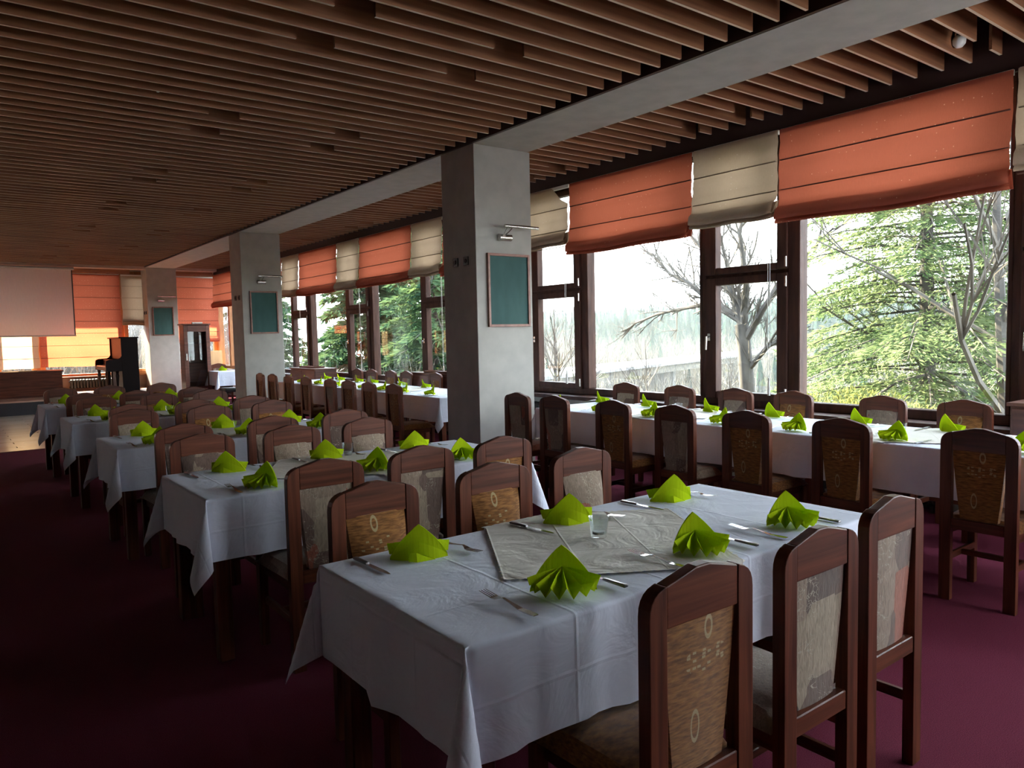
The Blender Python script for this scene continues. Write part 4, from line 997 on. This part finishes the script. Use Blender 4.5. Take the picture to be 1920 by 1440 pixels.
ZT0 = .7595
cxn = [(1.27, 1.845, 2.345), (1.21, 1.79, 2.33), (1.18, 1.78, 2.34), (1.22, 1.80, 2.34), (1.18, 1.76, 2.32)]
cxf = [(1.16, 1.77, 2.345), (1.17, 1.74, 2.30), (1.17, 1.75, 2.30), (1.18, 1.76, 2.32), (1.16, 1.73, 2.30)]
gl = [(1.722, 1.787), (1.879, 4.05), (1.811, 5.85), (1.746, 7.72), (1.80, 9.82)]
for i in range(5):
    y0 = TY[i]; y1 = y0+.775; x0, x1 = .905, 2.695; g = TN[i]
    table(x0, x1, y0, y1, '%s small dining table under its white cloth' % g, 'small dining tables')
    tablecloth(x0, x1, y0, y1, .285, .285, 'white tablecloth on the %s small table' % g, 'white tablecloths', i*1.7+.4)
    tx, ty = (x0+x1)/2, (y0+y1)/2
    runner(1.72, y0+.415, radians(-30.5+i*1.5), .368, tx, ty, (x1-x0)/2, .3875, 'sand-coloured square overlay with pinked edge on the %s small table' % g, 'sand overlays')
    for j in range(3):
        jj = lambda s=.012: random.uniform(-s, s)
        c = cxn[i][j]; pos = 'at the %s place on the near side of the %s small table' % (LMR[j], g)
        a = .06 if i == 0 else 0
        nr = (-.62, -.34, -.50)[j] if i == 0 else ((-1.1, -1.05, -.15)[j] if i == 1 else random.uniform(-1.1, -.5))
        zr = .0055 if abs(c-1.72) < .45 else 0
        put('napkin', c+jj()+ (.02 if i == 0 else 0), y0+.118, ZT0+zr, nr, 'lime green napkin '+pos, 'lime green napkins')
        put('fork', c-.165+jj(), y0+.01+jj(.006), ZT0+zr, jj(.05)+.03, 'steel fork '+pos, 'forks on the small tables')
        put('knife', c+.163+jj(), y0+.005+jj(.006), ZT0+zr, jj(.04), 'steel knife '+pos, 'knives on the small tables')
        c = cxf[i][j]; pos = 'at the %s place on the far side of the %s small table' % (LMR[j], g)
        nr = pi + ((-.48, -.50, -.42)[j] if i == 0 else random.uniform(-.7, -.35))
        zr = .0055 if abs(c-1.72) < .45 else 0
        put('napkin', c+jj(), y1-.150, ZT0+zr, nr, 'lime green napkin '+pos, 'lime green napkins')
        put('fork', c+.155+jj(), y1-.02+jj(.006), ZT0+zr, pi+jj(.08)+.1, 'steel fork '+pos, 'forks on the small tables')
        put('knife', c-.160+jj(), y1-.015+jj(.006), ZT0+zr, pi+jj(.06)+.06, 'steel knife '+pos, 'knives on the small tables')
    put('glass', gl[i][0], gl[i][1] if i < 4 else y0+.4, ZT0+.006, 0, 'small clear tumbler on the %s small table' % g, 'tumblers')

# long rows beside the windows
def long_row(y0, y1, nm, nys, wys, n):
    x0, x1 = 4.45, 5.27; L = (y1-y0)/n
    for k in range(n): table(x0, x1, y0+k*L+.003, y0+(k+1)*L-.003, 'table %s the pillar end in the %s long row, under the cloth' % (['nearest to', 'in the middle from', 'farthest from'][k if nm == 'far' else n-1-k], nm), 'tables joined into long rows')
    tablecloth(x0, x1, y0, y1, .285, .285, 'long white tablecloth over the %s window row' % nm, 'white tablecloths', 3.3 if nm == 'far' else 5.1)
    tx, ty = (x0+x1)/2, (y0+y1)/2
    rs = ((4.86, 2.19, 'near the right end'), (4.86, 4.15, 'towards the pillar')) if nm == 'near' else ((4.86, 8.7, 'near the pillar'), (4.86, 10.9, 'towards the far end'))
    for cx, cy, w in rs: runner(cx, cy, radians(45-14), .37, tx, ty, (x1-x0)/2, (y1-y0)/2, 'sand-coloured square overlay %s of the %s long table' % (w, nm), 'sand overlays', n=40)
    for i, y in enumerate(nys):
        pos = '%s from the pillar, room side of the near long table' % ORD[i] if nm == 'near' else '%s from the far end, room side of the far long table' % ORD[i]
        yy = y-.06; z = ZT0+.006
        put('napkin', x0+.13, yy, z, -1.9+random.uniform(-.15, .15), 'lime green napkin '+pos, 'lime green napkins')
        put('fork', x0+.02, yy+.16, z, -pi/2, 'steel fork '+pos, 'forks on the long tables')
        put('knife', x0+.02, yy-.16, z, -pi/2, 'steel knife '+pos, 'knives on the long tables')
    for i, y in enumerate(wys):
        pos = '%s from the pillar, window side of the near long table' % ORD[i] if nm == 'near' else '%s from the far end, window side of the far long table' % ORD[i]
        yy = y-.05; z = ZT0+.006
        put('napkin', x1-.13, yy, z, 1.15+random.uniform(-.15, .15), 'lime green napkin '+pos, 'lime green napkins')
        put('fork', x1-.02, yy-.16, z, pi/2, 'steel fork '+pos, 'forks on the long tables')
        put('knife', x1-.02, yy+.16, z, pi/2, 'steel knife '+pos, 'knives on the long tables')
long_row(.95, 5.42, 'near', [5.33, 4.74, 4.16, 3.48, 2.88, 2.22, 1.55], [5.35, 4.75, 4.05, 3.44, 2.75, 2.15], 3)
long_row(7.14, 12.1, 'far', Ay, AWy+[8.7, 7.9], 3)
put('glass', 4.83, 2.25, ZT0+.006, 0, 'small clear tumbler near the right end of the near long table', 'tumblers')
put('glass', 4.95, 4.15, ZT0+.006, 0, 'small clear tumbler towards the pillar on the near long table', 'tumblers')
put('glass', 4.889, 8.75, ZT0+.006, 0, 'small clear tumbler near the pillar end of the far long table', 'tumblers')
put('glass', 4.95, 11.0, ZT0+.006, 0, 'small clear tumbler towards the far end of the far long table', 'tumblers')

# far corner table
table(4.98, 5.75, 17.30, 18.0, 'little table in the far right corner under a white cloth', 'corner table')
tablecloth(4.98, 5.75, 17.30, 18.0, .33, .33, 'white tablecloth on the little far corner table', 'white tablecloths', 9.0)
put('napkin', 5.20, 17.75, ZT0, pi*.8, 'lime green napkin on the little far corner table', 'lime green napkins')
t = thing('low_stool', 'low black stool on the carpet in front of the corner table', 'stool', (4.95, 16.3, 0))
m = MB(); m.box(-.19, .19, -.19, .19, .36, .45); m.build('stool_seat', 'black_plastic', t, bevel=.02, bseg=3, autos=True)
for sx in (-1, 1):
    for sy in (-1, 1): m = MB(); m.box(sx*.15-.02, sx*.15+.02, sy*.15-.02, sy*.15+.02, 0, .36); m.build('stool_leg', 'piano_black', t)

# ================================================================== FURNITURE
def sideboard(x0, x1, y0, y1, h, label, tray, doors=2):
    t = thing('serving_cabinet', label, 'cabinet', ((x0+x1)/2, (y0+y1)/2, 0), 0, 'serving cabinets by the windows')
    a, c = (x1-x0)/2, (y1-y0)/2
    m = MB(); m.box(-a+.01, a, -c+.01, c-.01, .06, h-.025); m.build('cabinet_body', 'cabinet_wood', t, bevel=.003, bseg=1)
    m = MB(); m.box(-a-.01, a, -c-.01, c+.01, h-.025, h); m.build('cabinet_top', 'cabinet_wood', t, bevel=.003, bseg=1)
    m = MB(); m.box(-a+.04, a-.02, -c+.04, c-.04, 0, .06); m.build('plinth', 'void_black', t)
    w = (2*c-.04)/doors
    for k in range(doors):
        m = MB(); d0 = -c+.02+k*w; m.box(-a-.008, -a+.010, d0+.004, d0+w-.004, .09, h-.04); d = m.build('cabinet_door', 'cabinet_wood', t, bevel=.003, bseg=1)
        m = MB(); m.tube([(-a-.02, d0+(w-.04 if k == 0 else .04), .62), (-a-.008, d0+(w-.04 if k == 0 else .04), .62)], .010, 8); m.build('door_knob', 'steel', d)
    if tray:
        q = thing('serving_tray', tray, 'tray', ((x0+x1)/2-.02, (y0+y1)/2, h)); m = MB(); m.box(-.12, .12, -c*.55, c*.55, 0, .018); m.build('tray_base', 'wood_deep', q, bevel=.004, bseg=1)
        m = MB(); 
        for s in (-1, 1): m.box(-.12, .12, s*c*.55-.006, s*c*.55+.006, .018, .030)
        m.box(-.12, -.11, -c*.55, c*.55, .018, .03); m.box(.11, .12, -c*.55, c*.55, .018, .03); m.build('tray_rim', 'wood_deep', q)
    return t
sideboard(5.60, 6.04, 13.37, 14.62, .885, 'brown serving cabinet by the windows between the first two pillars', 'flat tray on the brown cabinet left of the far long table')
sideboard(5.83, 6.14, 8.55, 10.20, .90, 'low cabinet behind the window chairs just left of the nearest pillar', 'flat tray on the low cabinet left of the nearest pillar')
sideboard(5.82, 6.16, .95, 1.99, .91, 'reddish-brown serving cabinet cut by the right edge of the picture', 'stacked tray on the cabinet at the right edge')

# glass-fronted cabinet by the farthest pillar
t = thing('display_cabinet', 'tall wooden cabinet with a glass door behind the chairs at the farthest pillar', 'cabinet', (4.735, 18.0, 0))
m = MB(); w, d, h = .285, .36, 1.82
m.box(-w, -w+.02, .0, d, 0, h); m.box(w-.02, w, 0, d, 0, h); m.box(-w+.02, w-.02, d-.015, d, 0, h); m.box(-w+.02, w-.02, 0, d-.015, 0, .10)
m.build('cabinet_body', 'cabinet_wood', t, bevel=.002, bseg=1)
m = MB(); m.box(-w-.03, w+.02, -.04, d+.01, h, h+.03); m.build('cabinet_top', 'cabinet_wood', t, bevel=.004, bseg=1)
for z in (.5, .95, 1.4): m = MB(); m.box(-w+.02, w-.02, .02, d-.02, z, z+.012); m.build('cabinet_shelf', 'pane_glass', t)
m = MB(); m.box(-w, -w+.085, -.022, 0, .03, h-.01); m.box(w-.085, w, -.022, 0, .03, h-.01); m.box(-w+.085, w-.085, -.022, 0, .03, .42); m.box(-w+.085, w-.085, -.022, 0, h-.15, h-.01)
dd = m.build('cabinet_door', 'cabinet_wood', t, bevel=.004, bseg=1)
m = MB(); m.box(-w+.08, w-.08, -.013, -.008, .415, h-.145); m.build('door_pane', 'pane_glass', dd)
m = MB(); m.box(-w+.03, -w+.055, -.045, -.022, 1.02, 1.17); m.build('door_handle', 'white_plastic', dd, bevel=.004)
o = thing('paper_roll', 'pale rolled paper lying on top of the glass-fronted cabinet', 'paper', (4.80, 18.15, 1.85)); m = MB(); m.tube([(-.12, -.02, .02), (.12, .05, .022)], .02, 10); m.build('paper_sheet', 'white_plastic', o, autos=True)

o = thing('plywood_panel', 'pale plywood panel standing at the far wall right of the glass cabinet', 'panel', (5.86, 21.0, 0))
m = MB(); m.box(-.30, .30, 0, .02, 0, 1.18); m.build('panel_board', 'plywood', o, bevel=.002, bseg=1)
m = MB(); m.box(-.28, -.24, .02, .25, 0, .04); m.box(.24, .28, .02, .25, 0, .04); m.build('panel_foot', 'plywood', o)

# upright piano on the stage, keyboard to the left
t = thing('upright_piano', 'black upright piano standing end-on on the stage beside the farthest pillar', 'piano', (3.41, 19.40, .29))
H_ = 1.295
m = MB(); m.box(0, .36, 0, .035, .0, H_-.03); m.build('side_panel', 'piano_black', t, bevel=.004)
m = MB(); m.box(0, .36, 1.415, 1.45, .0, H_-.03); m.build('side_panel', 'piano_black', t, bevel=.004)
m = MB(); m.box(.33, .36, .035, 1.415, .05, H_-.03); m.build('back_panel', 'piano_black', t)
m = MB(); m.box(.03, .05, .035, 1.415, .78, H_-.03); m.build('upper_panel', 'piano_black', t)
m = MB(); m.box(.03, .05, .035, 1.415, .06, .60); m.build('lower_panel', 'piano_black', t)
m = MB(); m.box(-.04, .38, -.02, 1.47, H_-.03, H_); m.build('piano_lid', 'piano_black', t, bevel=.006)
for y in (0, 1.415):
    m = MB(); m.prism([(-.34, .52), (-.34, .66), (-.33, .745), (-.27, .775), (-.08, .785), (-.03, .81), (0, .86), (0, .50), (-.30, .50)], 1, y, y+.035); m.build('key_cheek', 'piano_black', t, bevel=.003, bseg=1)
m = MB(); m.box(-.33, .03, .035, 1.415, .52, .60); m.build('key_bed', 'piano_black', t)
m = MB(); m.box(-.32, -.17, .06, 1.39, .60, .622); m.build('white_keys', 'white_plastic', t)
m = MB()
for k in range(36): 
    if k % 7 not in (2, 6): m.box(-.26, -.17, .09+k*.036, .105+k*.036, .622, .634)
m.build('black_keys', 'black_plastic', t)
m = MB(); m.box(-.17, .03, .035, 1.415, .60, .76); m.build('key_lid', 'piano_black', t, bevel=.01)
for x, y in ((-.27, .06), (-.27, 1.39), (-.10, .05), (-.10, 1.40)):
    m = MB(); m.lathe([(.022, .0), (.030, .06), (.020, .10), (.032, .28), (.042, .40), (.030, .44), (.040, .50)], 12, c=(x, y, 0)); m.build('piano_leg', 'piano_black', t, smooth=True)

# long dark counter on the stage
t = thing('stage_counter', 'long dark brown counter table on the stage under the projection screen', 'table', (.62, 19.5, .29))
m = MB(); m.box(-1.62, 1.62, -.02, .68, .545, .575); m.build('counter_top', 'wood_across', t, bevel=.004, bseg=1)
m = MB(); m.box(-1.58, 1.58, 0, .03, .0, .545); m.build('front_panel', 'wood_across', t)
for s in (-1, 1): m = MB(); m.box(s*1.57-.02, s*1.57+.02, .03, .64, 0, .545); m.build('end_panel', 'wood_deep', t)
for k, (x, w, lab) in enumerate(((.25, .17, 'flat dark folder lying on the stage counter, left one'), (.95, .17, 'flat dark folder lying on the stage counter, right one'))):
    q = thing('flat_folder', lab, 'folder', (.62+x, 19.7, .865), 0, 'folders on the counter'); m = MB(); m.box(-w, w, -.12, .12, 0, .012); m.build('folder_cover', 'black_plastic', q, bevel=.002, bseg=1)

# projection screen
t = thing('projection_screen', 'large pulled-down projection screen hanging in front of the far blinds', 'screen', (.62, 20.60, 0))
m = MB(); X = np.linspace(-2.05, 2.02, 40); Zs = np.linspace(1.66, 3.21, 14); Pn = np.zeros((40, 14, 3))
for i, x in enumerate(X):
    for j, z in enumerate(Zs): k = (3.21-z)/1.55; Pn[i, j] = (x, .012*sin(x*2.3+z*.8)*k + .018*math.exp(-((x-1.55-.1*z)/.16)**2)*k, z)
link('screen_surface', grid_mesh('screen_surface', Pn, 'screen_cloth'), t)
m = MB(); m.tube([(-2.08, 0, 1.648), (2.05, 0, 1.648)], .016, 10); m.build('bottom_bar', 'gold_grey', t, autos=True)
m = MB(); m.tube([(-2.12, 0, 3.235), (2.08, 0, 3.235)], .035, 14); m.build('screen_case', 'gold_grey', t, autos=True)
m = MB(); m.box(2.02, 2.045, -.004, .002, 1.65, 3.21); m.build('screen_border', 'black_plastic', t)
m = MB(); m.tube([(1.65, -.02, 3.26), (1.66, -.03, 3.20), (1.645, -.03, 3.16)], .004, 6); m.build('pull_cord', 'white_plastic', t)

# radiators
def radiator(x, y, z, n, rz, label, h=.50):
    t = thing('radiator', label, 'radiator', (x, y, z), rz, 'ribbed radiators under the windows')
    m = MB(); 
    s = MB(); s.box(-.028, .028, -.07, .07, .06, h); 
    me = s.mesh('radiator_section', 'radiator_black', bevel=.018, bseg=3)
    for k in range(n): link('radiator_section', me, t, (k*.068, 0, 0))
    m = MB(); m.tube([(-.05, 0, .10), (n*.068, 0, .10)], .018, 8); m.tube([(-.05, 0, h-.05), (n*.068, 0, h-.05)], .018, 8); m.build('radiator_pipe', 'radiator_black', t)
    for k in (1, n-2): m = MB(); m.box(k*.068-.015, k*.068+.015, -.05, .05, 0, .07); m.build('radiator_foot', 'radiator_black', t)
radiator(2.58, 21.15, .29, 17, 0, 'black ribbed radiator under the far window beside the piano', .28)
radiator(6.08, 6.95, .0, 13, pi/2, 'black ribbed radiator under the window beside the nearest pillar', .58)
radiator(6.08, 2.5, .0, 17, pi/2, 'black ribbed radiator under the large right-hand window', .55)

# little round light in the ceiling gap at top right
t = thing('ceiling_globe', 'small white round light in the slat gap at top right', 'lamp', (5.71, 2.30, 3.40))
m = MB(); m.lathe([(0, -.045), (.022, -.040), (.040, -.018), (.044, .008), (.036, .028), (.020, .038), (0.0, .040)], 20); m.build('globe_glass', 'white_plastic', t, smooth=True)
m = MB(); m.tube([(0, 0, .035), (0, 0, .22)], .018, 10); m.build('lamp_stem', 'black_plastic', t, autos=True)
t = thing('ceiling_downlight', 'tiny pale pin light between the slats at upper left', 'lamp', (1.432, 6.172, 3.33))
m = MB(); m.lathe([(0, -.006), (.010, -.004), (.012, .002), (.012, .14)], 12); m.build('light_pin', 'white_plastic', t, smooth=True)
